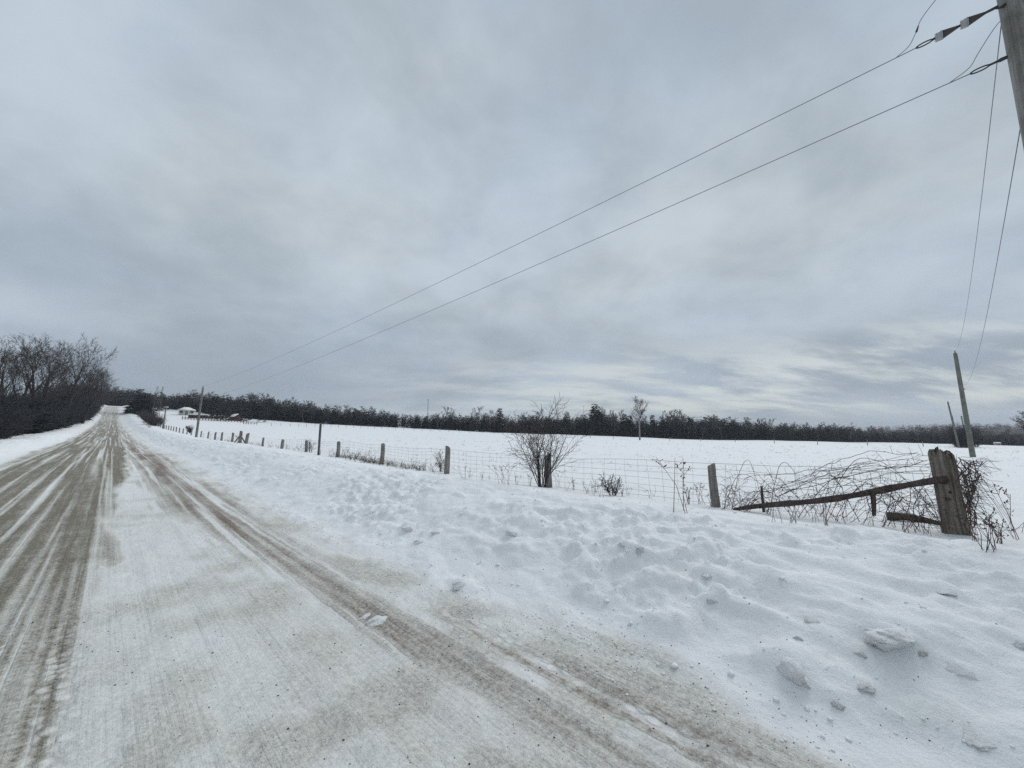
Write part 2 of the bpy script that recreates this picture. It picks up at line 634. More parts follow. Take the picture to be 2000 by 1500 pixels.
def foot(x, y, lo=1.5, hi=600):
    """where that line of sight first meets the ground"""
    r = sight(x, y)
    t = np.geomspace(lo, hi, 4000)
    p = r[None] * t[:, None]
    s, w = to_road(p[:, 0], p[:, 1])
    g = terrain(s, w)
    below = np.nonzero(p[:, 2] + EYE < g)[0]
    i = below[0] if len(below) else len(t) - 1
    return np.array([p[i, 0], p[i, 1], g[i]])


def at_depth(x, Y):
    """ground point at distance Y ahead, on the bearing of image column x near the horizon"""
    r = sight(x, 850)
    X = r[0] / r[1] * Y
    return np.array([X, Y, gz(X, Y)])


def high(x, y, Y):
    r = sight(x, y)
    k = Y / r[1]
    return np.array([r[0] * k, Y, r[2] * k + EYE])


LUMPS = [(1550, 1298, 78, .55, 'large rounded snow boulder low on the bank right of centre'), (1745, 1232, 110, .42, 'broad broken slab of snow on the middle of the right bank'),
         (1885, 1308, 66, .62, 'rough snow block on the bank near the right edge, below the slab'), (1690, 1338, 48, .4, ''), (1992, 1252, 46, .6, 'snow block cut by the right edge of the picture'),
         (1895, 1425, 80, .3, ''), (800, 1030, 28, .8, 'grey fist of ice high on the bank left of the middle'), (903, 1139, 36, .5, 'undercut snow clod where the bank meets the track'), (882, 1127, 18, .7, ''),
         (966, 1147, 18, .7, ''), (1390, 1172, 22, .8, ''), (1420, 1176, 16, .9, ''), (1380, 1118, 40, .4, ''), (1335, 1118, 26, .5, ''), (1590, 1208, 44, .5, ''), (1610, 1185, 30, .5, ''),
         (1192, 1228, 22, .8, ''), (1150, 1138, 30, .6, ''), (1088, 1040, 22, .8, ''), (1074, 1012, 18, 1.0, ''), (1248, 1068, 28, .6, ''), (1215, 1062, 20, .8, ''), (1300, 1075, 20, .8, ''),
         (893, 1097, 14, .9, ''), (1000, 1040, 24, .5, ''), (940, 1002, 26, .5, ''), (735, 1062, 14, .7, ''), (820, 1058, 26, .4, ''), (850, 1040, 20, .6, ''), (1250, 1108, 16, .8, ''), (1340, 1088, 22, .6, ''),
         (1500, 1130, 24, .5, ''), (1680, 1275, 24, .5, ''), (1800, 1275, 22, .6, ''), (1650, 1150, 22, .6, ''), (1850, 1150, 50, .3, ''), (1560, 1245, 20, .6, ''), (1480, 1270, 20, .6, ''), (1640, 1375, 26, .5, ''),
         (1780, 1345, 26, .5, ''), (640, 985, 18, .6, ''), (600, 965, 14, .7, ''), (700, 990, 18, .5, ''), (742, 1002, 20, .5, ''), (560, 935, 14, .7, ''),
         (1270, 1190, 16, .7, ''), (1030, 1095, 16, .7, ''), (960, 1075, 20, .6, ''), (1110, 1185, 14, .8, ''), (1700, 1190, 20, .5, ''), (1960, 1180, 26, .5, ''), (1930, 1360, 30, .5, '')]
LUMPS = [l_ for l_ in LUMPS if l_[4] or 18 < l_[2] < 30 and (l_[0] * 7 + l_[1]) % 3 == 0 or l_[2] >= 40]
_r = np.random.default_rng(55)
for (x_, y_, wpx_, fl_, _l) in list(LUMPS):
    p_ = foot(x_, y_)
    R_ = wpx_ / 750 * p_[1] / 2
    s_, w_ = to_road(p_[0], p_[1])
    MOUNDS.append((s_, w_, R_ * 1.25, R_ * 1.0, R_ * fl_ * .62, 1))
for k_ in range(170):                     # soft, half buried pieces with no edge of their own
    s_, w_ = _r.uniform(-3.5, 11), 3.7 + 3.0 * _r.uniform() ** .8
    R_ = _r.uniform(.035, .15) * (1.2 if s_ < 3 else .9)
    MOUNDS.append((s_, w_, R_ * _r.uniform(1.0, 2.2), R_ * _r.uniform(.7, 1.1), R_ * _r.uniform(.18, .42), k_ % 2))


def dirt_map(s, w):
    """how much bare gravel shows: 0 clean snow, 1 bare"""
    n = fbm(s * .5, w * 2.2, 4, 101)
    n2 = fbm(s * .12, w * 1.2, 3, 103)
    ww = w + .16 * n + .12 * n2
    # bare main track, left of the camera
    right_edge = np.interp(s, [-5, 3, 6, 15, 22, 30, 60, 120, 400], [-.15, -.05, .12, .28, .55, .75, 1.1, 1.3, 1.5])
    d1 = sstep(.16, -.16, ww - right_edge) * sstep(-3.75, -3.0, ww)
    k1 = np.interp(s, [-5, 3, 6, 9, 14, 60, 140, 220, 400], [.50, .52, .70, .92, .95, .92, .85, .6, .4])
    d1 = d1 * k1
    # drifted snow lying in lines along it
    for c, hw, a, seed in ((-.36, .11, .75, 1), (-.62, .03, .5, 9), (-.95, .05, .7, 2), (-1.25, .09, .7, 3), (-1.65, .05, .8, 4), (-1.95, .035, .55, 8),
                           (-2.3, .14, .9, 5), (-2.75, .06, .8, 6), (-3.15, .12, .8, 7)):
        wob = fbm(s * .05, s * 0 + c * 3, 2, 200 + seed) * .12
        br = np.clip(.55 + fbm(s * .11, s * 0, 3, 220 + seed) * .9, 0, 1)
        d1 = d1 * (1 - a * br * np.exp(-((w - c - wob) / hw) ** 2))
    fine = fbm(s * .05, w * 9.5, 4, 131)
    d1 = d1 * (1 - .8 * sstep(.15, .62, fine))
    # second track that swings out towards the right
    wc = np.interp(s, [-4, 0, 1, 2, 4, 8, 15, 25, 60, 150], [3.1, 2.78, 2.62, 2.45, 2.22, 2.1, 1.85, 1.75, 1.7, 1.6])
    hw = np.interp(s, [-4, 0, 2, 4, 8, 15, 25, 60], [.46, .44, .34, .30, .52, .78, .92, .8])
    k2 = np.interp(s, [-4, 1, 4, 7, 12, 25, 60, 150, 260], [.74, .76, .78, .80, .92, .95, .82, .6, .3])
    d2 = k2 * np.exp(-(np.abs(ww - wc) / hw) ** 3)
    fine2 = fbm(s * .08 + .8 * w, w * 8, 4, 141)
    d2 = d2 * (1 - .85 * sstep(-.05, .5, fine2)) * (.8 + .4 * fbm(s * .3, w * 2, 3, 143))
    # ragged shoulder beside the bank
    sh = .30 * sstep(2.35, 2.7, ww) * sstep(3.45, 3.1, ww) * sstep(-.1, .5, fbm(s * .35, w * 1.5, 3, 151)) * (1 - sstep(15, 24, s))
    # stain over all driven snow
    lane = sstep(-3.6, -3.1, w) * sstep(3.5, 2.9, w + .25 * n)
    st = lane * (.10 + .07 * n2 + .13 * np.maximum(0, fbm(s * 1.1, w * 1.4, 3, 161)))
    nearstain = lane * sstep(7, 1, s) * (.06 + .15 * sstep(-.1, .5, fbm(s * 1.7, w * 2.0, 3, 163)))
    d = np.maximum.reduce([d1, d2, sh * lane, st + nearstain])
    # thrown-up grit on the bank foot
    d = d + .10 * sstep(3.0, 3.4, w) * sstep(5.6, 3.6, w) * np.maximum(0, fbm(s * 1.6, w * 1.6, 4, 171) + .05)
    far = 1 - sstep(300, 420, s)
    return np.clip(d * far, 0, 1)


def axis(fine0, fine1, step, lo, hi, ratio):
    a = list(np.arange(fine0, fine1 + 1e-9, step))
    x, h = a[-1], step
    while x < hi:
        h *= ratio; x += h; a.append(x)
    b = []
    x, h = a[0], step
    while x > lo:
        h *= ratio; x -= h; b.append(x)
    return np.array(b[::-1] + a)


S_AX = axis(-4.0, 8.0, .034, -2600, 3200, 1.016)
wl = axis(W_L, W_R, .045, W_L - 1e-6, W_R, 1.016)
wl = wl[(wl >= W_L - 1e-6) & (wl <= W_R + 1e-6)]
wl[0], wl[-1] = W_L, W_R
wb = np.linspace(W_R, 9.6, 190)


def spread_out(a, b, step, ratio):
    out = [a]; h = step
    sg = 1 if b > a else -1
    while abs(out[-1] - a) < abs(b - a):
        h *= ratio; out.append(out[-1] + sg * h)
    return np.array(out)


wf = spread_out(9.6, 3000, .05, 1.035)
wlb = np.linspace(W_L, -9.0, 60)[::-1]
wlf = spread_out(-9.0, -2600, .1, 1.06)[::-1]


def sheet(name, wx, label_kind='structure'):
    S, Wg = np.meshgrid(S_AX, wx, indexing='ij')
    Z = terrain(S, Wg)
    v = np.stack([Wg, S, Z], -1).reshape(-1, 3)
    ns, nw = S.shape
    i = np.arange(ns * nw).reshape(ns, nw)
    q = np.stack([i[:-1, :-1], i[:-1, 1:], i[1:, 1:], i[1:, :-1]], -1).reshape(-1, 4)
    me = raw_mesh(name, v, q)
    a = me.attributes.new('dirt', 'FLOAT', 'POINT')
    a.data.foreach_set('value', dirt_map(S, Wg).astype(np.float32).ravel())
    a = me.attributes.new('tread', 'FLOAT', 'POINT')
    tv = sstep(7.5, 4.5, S) * sstep(.35, -.15, Wg + .15 * fbm(S * .7, Wg * 1.5, 3, 191)) * (.5 + .5 * np.cos(2 * pi * (Wg + .02 * S) / .42)) + .7 * sstep(5, 2.5, S) * np.exp(-((Wg - 2.72) / .12) ** 2)
    a.data.foreach_set('value', tv.astype(np.float32).ravel())
    o = link(name, me, M['snow'])
    o.rotation_euler = (0, 0, TH)
    tag(o, kind=label_kind)
    return o


tag(sheet('gravel_road', wl), 'gravel road under packed snow with bare tyre tracks')
tag(sheet('snow_bank', wb), 'ploughed snow bank along the right side of the road')
tag(sheet('snow_field', wf), 'open snow covered field beyond the wire fence')
tag(sheet('far_snow_bank', wlb), 'low snow bank along the left side of the road')
tag(sheet('snow_verge', wlf), 'snow covered ground under the trees left of the road')


# far wooded ridge behind the right half of the forest
def far_hills():
    b = np.radians(np.linspace(-70, 75, 260))
    rad = np.array([700, 820, 950, 1100, 1400, 2300.])
    hg = np.array([-12, 4, 16, 20, 22, 10.])
    v = []
    for R_, h_ in zip(rad, hg):
        x = R_ * np.sin(b); y = R_ * np.cos(b)
        n = fbm(b * 6, b * 0 + R_ / 700, 3, 301)
        left = np.interp(np.degrees(b), [-70, -20, 10, 30, 38, 75], [.2, .4, .75, 1.15, 1.0, .9])
        v.append(np.stack([x, y, h_ * left + (n * 5 if h_ > 0 else 0)], -1))
    v = np.array(v)
    nr, nb = v.shape[:2]
    i = np.arange(nr * nb).reshape(nr, nb)
    q = np.stack([i[:-1, :-1], i[1:, :-1], i[1:, 1:], i[:-1, 1:]], -1).reshape(-1, 4)
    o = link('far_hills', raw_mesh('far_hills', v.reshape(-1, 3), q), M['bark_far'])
    o.data.materials.append(M['roof_snow'])
    deg = np.degrees(b)
    mi = np.zeros((nr - 1, nb - 1), np.int32)
    for k_ in (1, 2, 3):
        mi[k_, (deg[:-1] > 33.5) & (deg[:-1] < 37.5)] = 1
    o.data.polygons.foreach_set('material_index', mi.ravel())
    tag(o, 'distant low snowy hills behind the forest', kind='structure')
    return v


HILL = far_hills()

# a little winter air between the camera and the far trees
def haze():
    mb_ = MB().box((0, 0, 22), (10400, 10400, 120))
    o = mb_.build('haze', None)
    m = bpy.data.materials.new('winter_air')
    m.use_nodes = True
    t = m.node_tree
    t.nodes.clear()
    pv_ = N(t, 'ShaderNodeVolumePrincipled')
    pv_.inputs['Color'].default_value = (.86, .91, 1.0, 1)
    pv_.inputs['Density'].default_value = HAZE
    pv_.inputs['Anisotropy'].default_value = .2
    L(t, pv_.outputs[0], N(t, 'ShaderNodeOutputMaterial').inputs['Volume'])
    o.data.materials.append(m)
    tag(o, 'thin pale winter haze in the air', kind='stuff')


HAZE = .00027
haze()

# ------------------------------------------------------------------ plants: generators
def rnd_dir(rng, d, ang, az=None):
    d = d / np.linalg.norm(d)
    ref = np.array([0, 0, 1.]) if abs(d[2]) < .9 else np.array([1., 0, 0])
    a = np.cross(d, ref); a /= np.linalg.norm(a)
    b = np.cross(d, a)
    t = rng.uniform(0, 2 * pi) if az is None else az
    return d * cos(ang) + (a * cos(t) + b * sin(t)) * sin(ang)


def grow(rng, out, p, d, length, r, lev, P):
    n = P['n'][lev]
    step = length / n
    kids = P['k'][lev] if lev < len(P['k']) else 0
    pts = []
    for i in range(n):
        d = d + rng.normal(0, P['wig'], 3) + np.array([0, 0, P['up'][min(lev, len(P['up']) - 1)]])
        d /= np.linalg.norm(d)
        q = p + d * step
        t1 = (i + 1) / n
        r0 = max(P['rmin'], r * (1 - P['tap'] * i / n)); r1 = max(P['rmin'], r * (1 - P['tap'] * t1))
        out.append((*p, *q, r0, r1))
        pts.append((q, d.copy(), r1, t1))
        p = q
    if lev < len(P['k']):
        az = rng.uniform(0, 6.28)
        st = P['start'][lev]
        for j in range(kids):
            t = st + (1 - st) * (j + rng.uniform(.2, .9)) / kids
            i = min(n - 1, int(t * n))
            q, dd, rr, _ = pts[i]
            q0 = pts[i - 1][0] if i else q - dd * step
            q = q0 + (q - q0) * rng.uniform(.1, 1)
            az += 2.4 + rng.uniform(-.5, .5)
            ang = radians(rng.uniform(*P['ang'][min(lev, len(P['ang']) - 1)]))
            nl = length * P['len'][lev] * rng.uniform(.7, 1.15) * (1 - P['short'][lev] * (t - st) / max(1e-6, 1 - st))
            grow(rng, out, q, rnd_dir(rng, dd, ang, az), nl, rr * rng.uniform(.5, .72), lev + 1, P)


def bare_segs(seed, h, P, r0, stems=1):
    rng = np.random.default_rng(seed)
    out = []
    for k in range(stems):
        d = np.array([0, 0, 1.])
        p = np.zeros(3)
        if stems > 1:
            a = 2 * pi * k / stems + rng.uniform(-.4, .4)
            d = np.array([cos(a) * .22, sin(a) * .22, 1.])
            p = np.array([cos(a) * r0, sin(a) * r0, 0])
        grow(rng, out, p, d, h * .8 * (rng.uniform(.85, 1.05) if k else 1), r0, 0, P)
    s = np.array(out)
    top = s[:, 5].max()
    s[:, :6] *= h / top
    return s


BIG = dict(n=[9, 7, 5, 4, 2], k=[10, 8, 6, 4], wig=.05, up=[.0, .045, .035, .02, .0], tap=.90, rmin=.0095,
           start=[.30, .25, .2, .1], ang=[(18, 44), (16, 38), (18, 45), (20, 50)], len=[.60, .55, .52, .5], short=[.5, .35, .3, .3])
FAR = dict(n=[6, 4, 3, 2], k=[9, 5, 3], wig=.07, up=[.0, .07, .05, .03], tap=.85, rmin=.052,
           start=[.35, .25, .2], ang=[(24, 45), (25, 50), (25, 55)], len=[.42, .5, .55], short=[.5, .35, .3])
LONE = dict(n=[10, 6, 4, 3, 2], k=[14, 7, 5, 3], wig=.035, up=[.0, .045, .03, .02, .0], tap=.82, rmin=.017,
            start=[.45, .3, .2, .2], ang=[(24, 48), (18, 38), (20, 45), (25, 50)], len=[.36, .52, .5, .5], short=[.2, .35, .3, .3])
SHRUB = dict(n=[5, 4, 3], k=[7, 4], wig=.12, up=[.03, .04, .02], tap=.8, rmin=.012,
             start=[.1, .1], ang=[(20, 50), (25, 60)], len=[.55, .55], short=[.4, .3])


def split_tree(name, segs, r_trunk, mat_trunk, mat_crown, parent, sides=(7, 4)):
    """trunk (thick wood) and crown (everything finer) as two parts"""
    thick = segs[:, 6] >= r_trunk
    if thick.any():
        v, q = tube_arrays(segs[thick], sides[0])
        link('trunk', raw_mesh(name + '_trunk', v, q), mat_trunk, parent)
    v, q = tube_arrays(segs[~thick], sides[1])
    link('crown', raw_mesh(name + '_crown', v, q), mat_crown, parent)


def conifer_arrays(seed, h, width, whorls=16, per=9, droop=.25, cone=1.0, leaf=5):
    """needled boughs as many narrow drooping blades; cone=1 spruce, lower = rounded cedar"""
    rng = np.random.default_rng(seed)
    V = []; Q = []; n = 0
    for i in range(whorls):
        t = (i + rng.uniform(.1, .9)) / whorls
        z = h * (.03 + .95 * t)
        if cone >= .9:
            rad = width * (1 - t) ** .85 + .12
        else:
            rad = width * math.sqrt(max(0.02, 1 - (abs(t - .32) / .72) ** 2.2))
        k = max(3, int(per * (.5 + .6 * rad / width)))
        for j in range(k):
            a = rng.uniform(0, 2 * pi)
            R = rad * rng.uniform(.6, 1.12)
            dz = -droop * R * rng.uniform(.5, 1.3) if cone >= .9 else R * rng.uniform(-.1, .6)
            dirv = np.array([cos(a), sin(a), 0]); side = np.array([-sin(a), cos(a), 0])
            zz = z + rng.uniform(-.4, .4) * h / whorls
            for m in range(leaf):
                u0 = rng.uniform(.15, .75); u1 = min(1.05, u0 + rng.uniform(.25, .45))
                wv = R * rng.uniform(.10, .22)
                off = side * rng.uniform(-.28, .28) * R
                p0 = dirv * R * u0 + np.array([0, 0, zz + dz * u0 ** 1.5])
                p1 = dirv * R * u1 + off + np.array([0, 0, zz + dz * u1 ** 1.5 + rng.uniform(-.12, .12) * R])
                sd = side * wv + np.array([0, 0, rng.uniform(-.8, .8) * wv])
                V += [p0 - sd * .5, p0 + sd * .5, p1 + sd * .25, p1 - sd * .25]
                Q.append((n, n + 1, n + 2, n + 3)); n += 4
    return np.array(V), np.array(Q)


def scatter(variants, places):
    """many copies of (v, q) variants written into one mesh: places rows = variant, x, y, z, sxy, sz, rz"""
    V = []; Q = []; n = 0
    for k, x, y, z, sx, sz, rz in places:
        v, q = variants[int(k)]
        c, s = cos(rz), sin(rz)
        vv = np.empty_like(v)
        vv[:, 0] = (v[:, 0] * c - v[:, 1] * s) * sx + x
        vv[:, 1] = (v[:, 0] * s + v[:, 1] * c) * sx + y
        vv[:, 2] = v[:, 2] * sz + z
        V.append(vv); Q.append(q + n); n += len(v)
    return np.concatenate(V), np.concatenate(Q)


rng = np.random.default_rng(3)

# ------------------------------------------------------------------ forest
# foot of the forest edge: image bearing, distance ahead, tree height
EDGE_X = np.array([236, 300, 400, 480, 560, 640, 800, 1000, 1130, 1180, 1250, 1350, 1450, 1520, 1600, 1700, 1850, 1950, 2120])
EDGE_Y = np.array([300, 262, 236, 215, 215, 218, 224, 228, 228, 228, 228, 230, 232, 236, 242, 246, 246, 240, 236])
EDGE_H = np.array([9, 12.0, 14.0, 14.5, 12.5, 9.6, 9.6, 11.0, 12.0, 15.0, 13.5, 15.0, 14.0, 12, 9.8, 9.2, 9.2, 9.4, 9.5])


def edge_h(x):
    return np.interp(x, EDGE_X, EDGE_H) * (1 + .22 * float(fbm(x / 55.0, 0.0, 3, 611)))


def edge_at(x, back=0.0):
    Y = np.interp(x, EDGE_X, EDGE_Y) + back
    r = sight(x, 850)
    X = r[0] / r[1] * Y
    return X, Y


conif = [conifer_arrays(400 + i, 1.0, .20, 16, 8, .3, 1.0, 3) for i in range(3)]
cedar = [conifer_arrays(420 + i, 1.0, .24, 11, 11, .1, .4, 3) for i in range(3)]
fars = []
for i in range(5):
    sg = bare_segs(440 + i, 12.0, FAR, .16)
    v, q = tube_arrays(sg, 3)
    fars.append((v / 12.0, q))
spr_v = [conifer_arrays(460 + i, 1.0, .20, 22, 11, .3, 1.0, 6) for i in range(3)]

# the mass of the wood: one object nobody could count
pl_c = []
for row, (off, nn) in enumerate(((2, 330), (7, 300), (14, 260), (30, 260), (48, 260))):
    for i in range(nn):
        x = 240 + (2110 - 240) * (i + rng.uniform(0, 1)) / nn
        X, Y = edge_at(x, off + rng.uniform(-2, 3))
        h = edge_h(x) * rng.uniform(.5, .80) * (1 + .010 * off)
        kind = rng.integers(0, 3) if rng.uniform() < .25 else 3 + rng.integers(0, 3)
        pl_c.append((kind, X, Y, gz(X, Y) - .3, h * rng.uniform(.9, 1.5), h, rng.uniform(0, 6.28)))
v, q = scatter(conif + cedar, pl_c)
o = link('evergreen_undergrowth', raw_mesh('evergreen_undergrowth', v, q, False), M['needle'])
tag(o, 'dark mass of low evergreens filling the far forest edge', 'woodland', kind='stuff')
pl_b = []
for off, nn in ((9, 190), (18, 190)):
    for i in range(nn):
        x = 240 + (2110 - 240) * (i + rng.uniform(0, 1)) / nn
        X, Y = edge_at(x, off + rng.uniform(-3, 4))
        h = edge_h(x) * rng.uniform(.5, .92) * (1 + .012 * off)
        pl_b.append((rng.integers(0, 5), X, Y, gz(X, Y) - .2, h * rng.uniform(.8, 1.2), h, rng.uniform(0, 6.28)))
v, q = scatter(fars, pl_b)
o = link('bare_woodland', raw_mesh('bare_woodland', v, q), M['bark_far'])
tag(o, 'grey mass of bare deciduous trees behind the forest edge', 'woodland', kind='stuff')

# the wooded slope further back
pl_h = []
for i in range(2600):
    bd = rng.uniform(-20, 62) if i % 6 else rng.uniform(-66, -20)
    ri = rng.uniform(.5, 3.4)
    k = int(ri); f = ri - k
    jb = (bd + 70) / 145 * 259
    j = int(jb)
    p = HILL[k, j] * (1 - f) + HILL[k + 1, j] * f
    if 33.5 < bd < 37.5 and k >= 1 and rng.uniform() < .85:
        continue                                        # a clearing shows white on the slope
    h = rng.uniform(7, 12)
    pl_h.append((rng.integers(0, 5) if rng.uniform() < .15 else rng.integers(2, 5), p[0], p[1], p[2] - .5, h * rng.uniform(2.2, 3.8), h, rng.uniform(0, 6.28)))
hillv = [conifer_arrays(490 + i, 1.0, .24, 6, 8, .1, .4, 2) for i in range(3)]
v, q = scatter([fars[0], fars[1]] + hillv, pl_h)
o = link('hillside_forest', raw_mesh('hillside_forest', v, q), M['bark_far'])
tag(o, 'distant forest covering the low hills on the horizon', 'forest', kind='stuff')

# single trees along its edge that can be told apart
fm = []
for i in range(5):
    sg = bare_segs(480 + i, 1.0 * 12, FAR, .17)
    sg[:, :6] /= 12; sg[:, 6:] /= 12
    th = sg[:, 6] >= .0068
    a = raw_mesh('far_trunk', *tube_arrays(sg[th], 5)); b = raw_mesh('far_crown', *tube_arrays(sg[~th], 3))
    a.materials.append(M['bark_pale'] if i in (1, 3) else M['bark_far']); b.materials.append(M['bark_far'])
    fm.append((a, b))
sm = []
for i in range(3):
    a = raw_mesh('spruce_trunk', *tube_arrays(np.array([(0, 0, 0, 0, 0, .98, .016, .002)]), 5)); a.materials.append(M['bark_far'])
    b = raw_mesh('spruce_crown', *spr_v[i], False); b.materials.append(M['needle'])
    sm.append((a, b))


def far_tree(name, meshes, X, Y, h, wide, label, cat, group=None):
    o = empty(name, (X, Y, gz(X, Y) - .15), rng.uniform(0, 6.28))
    o.scale = (h * wide, h * wide, h)
    tag(o, label, cat, group)
    link('trunk', meshes[0], None, o); link('crown', meshes[1], None, o)
    return o


for i in range(150):
    x = 245 + (2060 - 245) * (i + rng.uniform(0, 1)) / 150
    X, Y = edge_at(x, rng.uniform(-1, 6))
    h = edge_h(x) * rng.uniform(.62, 1.22)
    k = rng.integers(0, 5)
    pale = k in (1, 3)
    far_tree('bare_tree', fm[k], X, Y, h, rng.uniform(.8, 1.15),
             'bare tree with a pale trunk standing at the far forest edge' if pale else 'bare dark trunked tree standing at the far forest edge', 'tree',
             'pale trunked trees along the forest edge' if pale else 'bare dark trees along the forest edge')
for i in range(70):
    x = 250 + (2060 - 250) * (i + rng.uniform(0, 1)) / 70
    X, Y = edge_at(x, rng.uniform(-1, 4))
    h = edge_h(x) * rng.uniform(.5, 1.0)
    far_tree('spruce_tree', sm[rng.integers(0, 3)], X, Y, h, rng.uniform(.9, 1.5),
             'small dark spruce among the bare trees of the far forest edge', 'tree', 'small spruces along the forest edge')
for x, h in ((976, 15.0), (1108, 14.2), (1163, 19.5), (1172, 16.0), (1222, 14.0), (1232, 13.2), (1276, 14.0), (1300, 12.5), (1318, 12), (1432, 12.5), (1536, 11.5), (1104, 10.5), (1130, 11)):
    X, Y = edge_at(x, 1)
    far_tree('spruce_tree', sm[rng.integers(0, 3)], X, Y, h, rng.uniform(.8, 1.1),
             'tall pointed spruce rising above the far forest edge', 'tree', 'tall spruces above the forest line')
for x, h in ((868, 14), (880, 13.5), (925, 14.5), (938, 15.5), (957, 13.5), (1182, 18), (1196, 16), (1212, 16.5), (1300, 17), (1318, 17.5), (1338, 17), (1392, 16), (1460, 14.5), (1495, 14)):
    X, Y = edge_at(x, 2)
    far_tree('bare_tree', fm[rng.integers(0, 5)], X, Y, h, rng.uniform(.75, 1.0),
             'tall bare tree rising above the far forest edge', 'tree', 'tall bare trees above the forest line')

# wood around the crest of the road, both sides
pl = []
for i in range(150):
    s = rng.uniform(215, 420); side = 1 if rng.uniform() < .55 else -1
    w = side * rng.uniform(7, 40) if side < 0 else rng.uniform(9 if s > 300 else 34, 60)
    X, Y = to_world(s, w)
    h = rng.uniform(6, 11)
    pl.append((rng.integers(0, 3) if side < 0 and rng.uniform() < .6 else 3 + rng.integers(0, 3), X, Y, gz(X, Y) - .2, h * rng.uniform(.9, 1.5), h, rng.uniform(0, 6)))
v, q = scatter(fars[:3] + cedar, pl)
o = link('crest_woodland', raw_mesh('crest_woodland', v, q, False), M['needle'])
tag(o, 'dark wood closing in on the road at the top of the hill', 'woodland', kind='stuff')
for x, y, Y, h in ((268, 795, 190, 11.0), (262, 795, 196, 9.0), (276, 795, 186, 8.5)):
    p = at_depth(x, Y)
    far_tree('spruce_tree', sm[0], p[0], p[1], h, 2.0, 'broad dark evergreen beside the road near the hill crest', 'tree', 'broad evergreens by the road near the crest')
for x, Y, h, lab in ((291, 175, 14.5, 'thin bare pale tree by the road, taller of the pair near the crest'), (306, 190, 15.0, 'slender bare tree behind the pair of roadside poles'),
                     (300, 120, 7.0, 'leaning thin bare tree rooted in the hedge along the far fence')):
    p = at_depth(x, Y)
    far_tree('bare_tree', fm[1], p[0], p[1], h, .5, lab, 'tree')

# lone tree in the field
p = at_depth(1249, 128)
t = empty('lone_tree', (p[0], p[1], p[2] - .1))
tag(t, 'lone tall bare tree with a long clear trunk standing in the snowy field', 'tree')
split_tree('lone_tree', bare_segs(505, 15.0, LONE, .30), .10, M['bark_pale'], M['bark'], t)
# tree cut by the right edge of the frame
p = at_depth(2010, 62)
t = empty('bare_tree', (p[0], p[1], p[2] - .1))
tag(t, 'bare tree at the right edge with fine branches reaching in', 'tree')
split_tree('edge_tree', bare_segs(511, 6.6, BIG, .15), .08, M['bark'], M['twig'], t)

# ------------------------------------------------------------------ trees and brush on the left
big_v = []
for i, st in enumerate((1, 2, 1, 2)):
    sg = bare_segs(530 + i, 14, BIG, .30, st)
    th = sg[:, 6] >= .075
    a = raw_mesh('big_trunk', *tube_arrays(sg[th], 7)); b = raw_mesh('big_crown', *tube_arrays(sg[~th], 3))
    a.materials.append(M['bark']); b.materials.append(M['twig'])
    big_v.append((a, b))


def big_tree(x, Y, ytop, k, rz, label, group=None, wide=1.0):
    p = at_depth(x, Y)
    top = high(x, ytop, Y)[2]
    h = top - p[2] + .2
    o = empty('roadside_tree', (p[0], p[1], p[2] - .2), rz)
    o.scale = (h / 14 * wide, h / 14 * wide, h / 14)
    tag(o, label, 'tree', group)
    link('trunk', big_v[k][0], None, o); link('crown', big_v[k][1], None, o)


big_tree(58, 70, 656, 0, .3, 'large bare tree with ascending limbs at the left, above the roadside brush')
big_tree(78, 74, 660, 1, 2.1, 'twin stemmed bare tree just right of the largest left tree')
big_tree(122, 82, 648, 2, 1.1, 'tallest bare tree of the roadside row, nearest the open sky')
big_tree(8, 62, 664, 3, .9, 'bare tree cut by the left edge of the picture')
big_tree(152, 106, 702, 3, 4.4, 'bare tree leaning over the brush right of the tallest roadside tree')
big_tree(164, 132, 714, 1, 5.2, 'shorter bare tree stepping down towards the hill')
big_tree(178, 172, 732, 2, 2.7, 'small bare tree low in the row towards the hill')
big_tree(191, 238, 744, 3, .4, 'next to last bare tree of the left row, near the crest')
big_tree(201, 300, 752, 0, 1.9, 'last bare tree of the left row, spreading over the road', wide=1.5)
big_tree(-30, 58, 660, 1, 3.3, 'bare tree standing beyond the left edge with limbs reaching in')

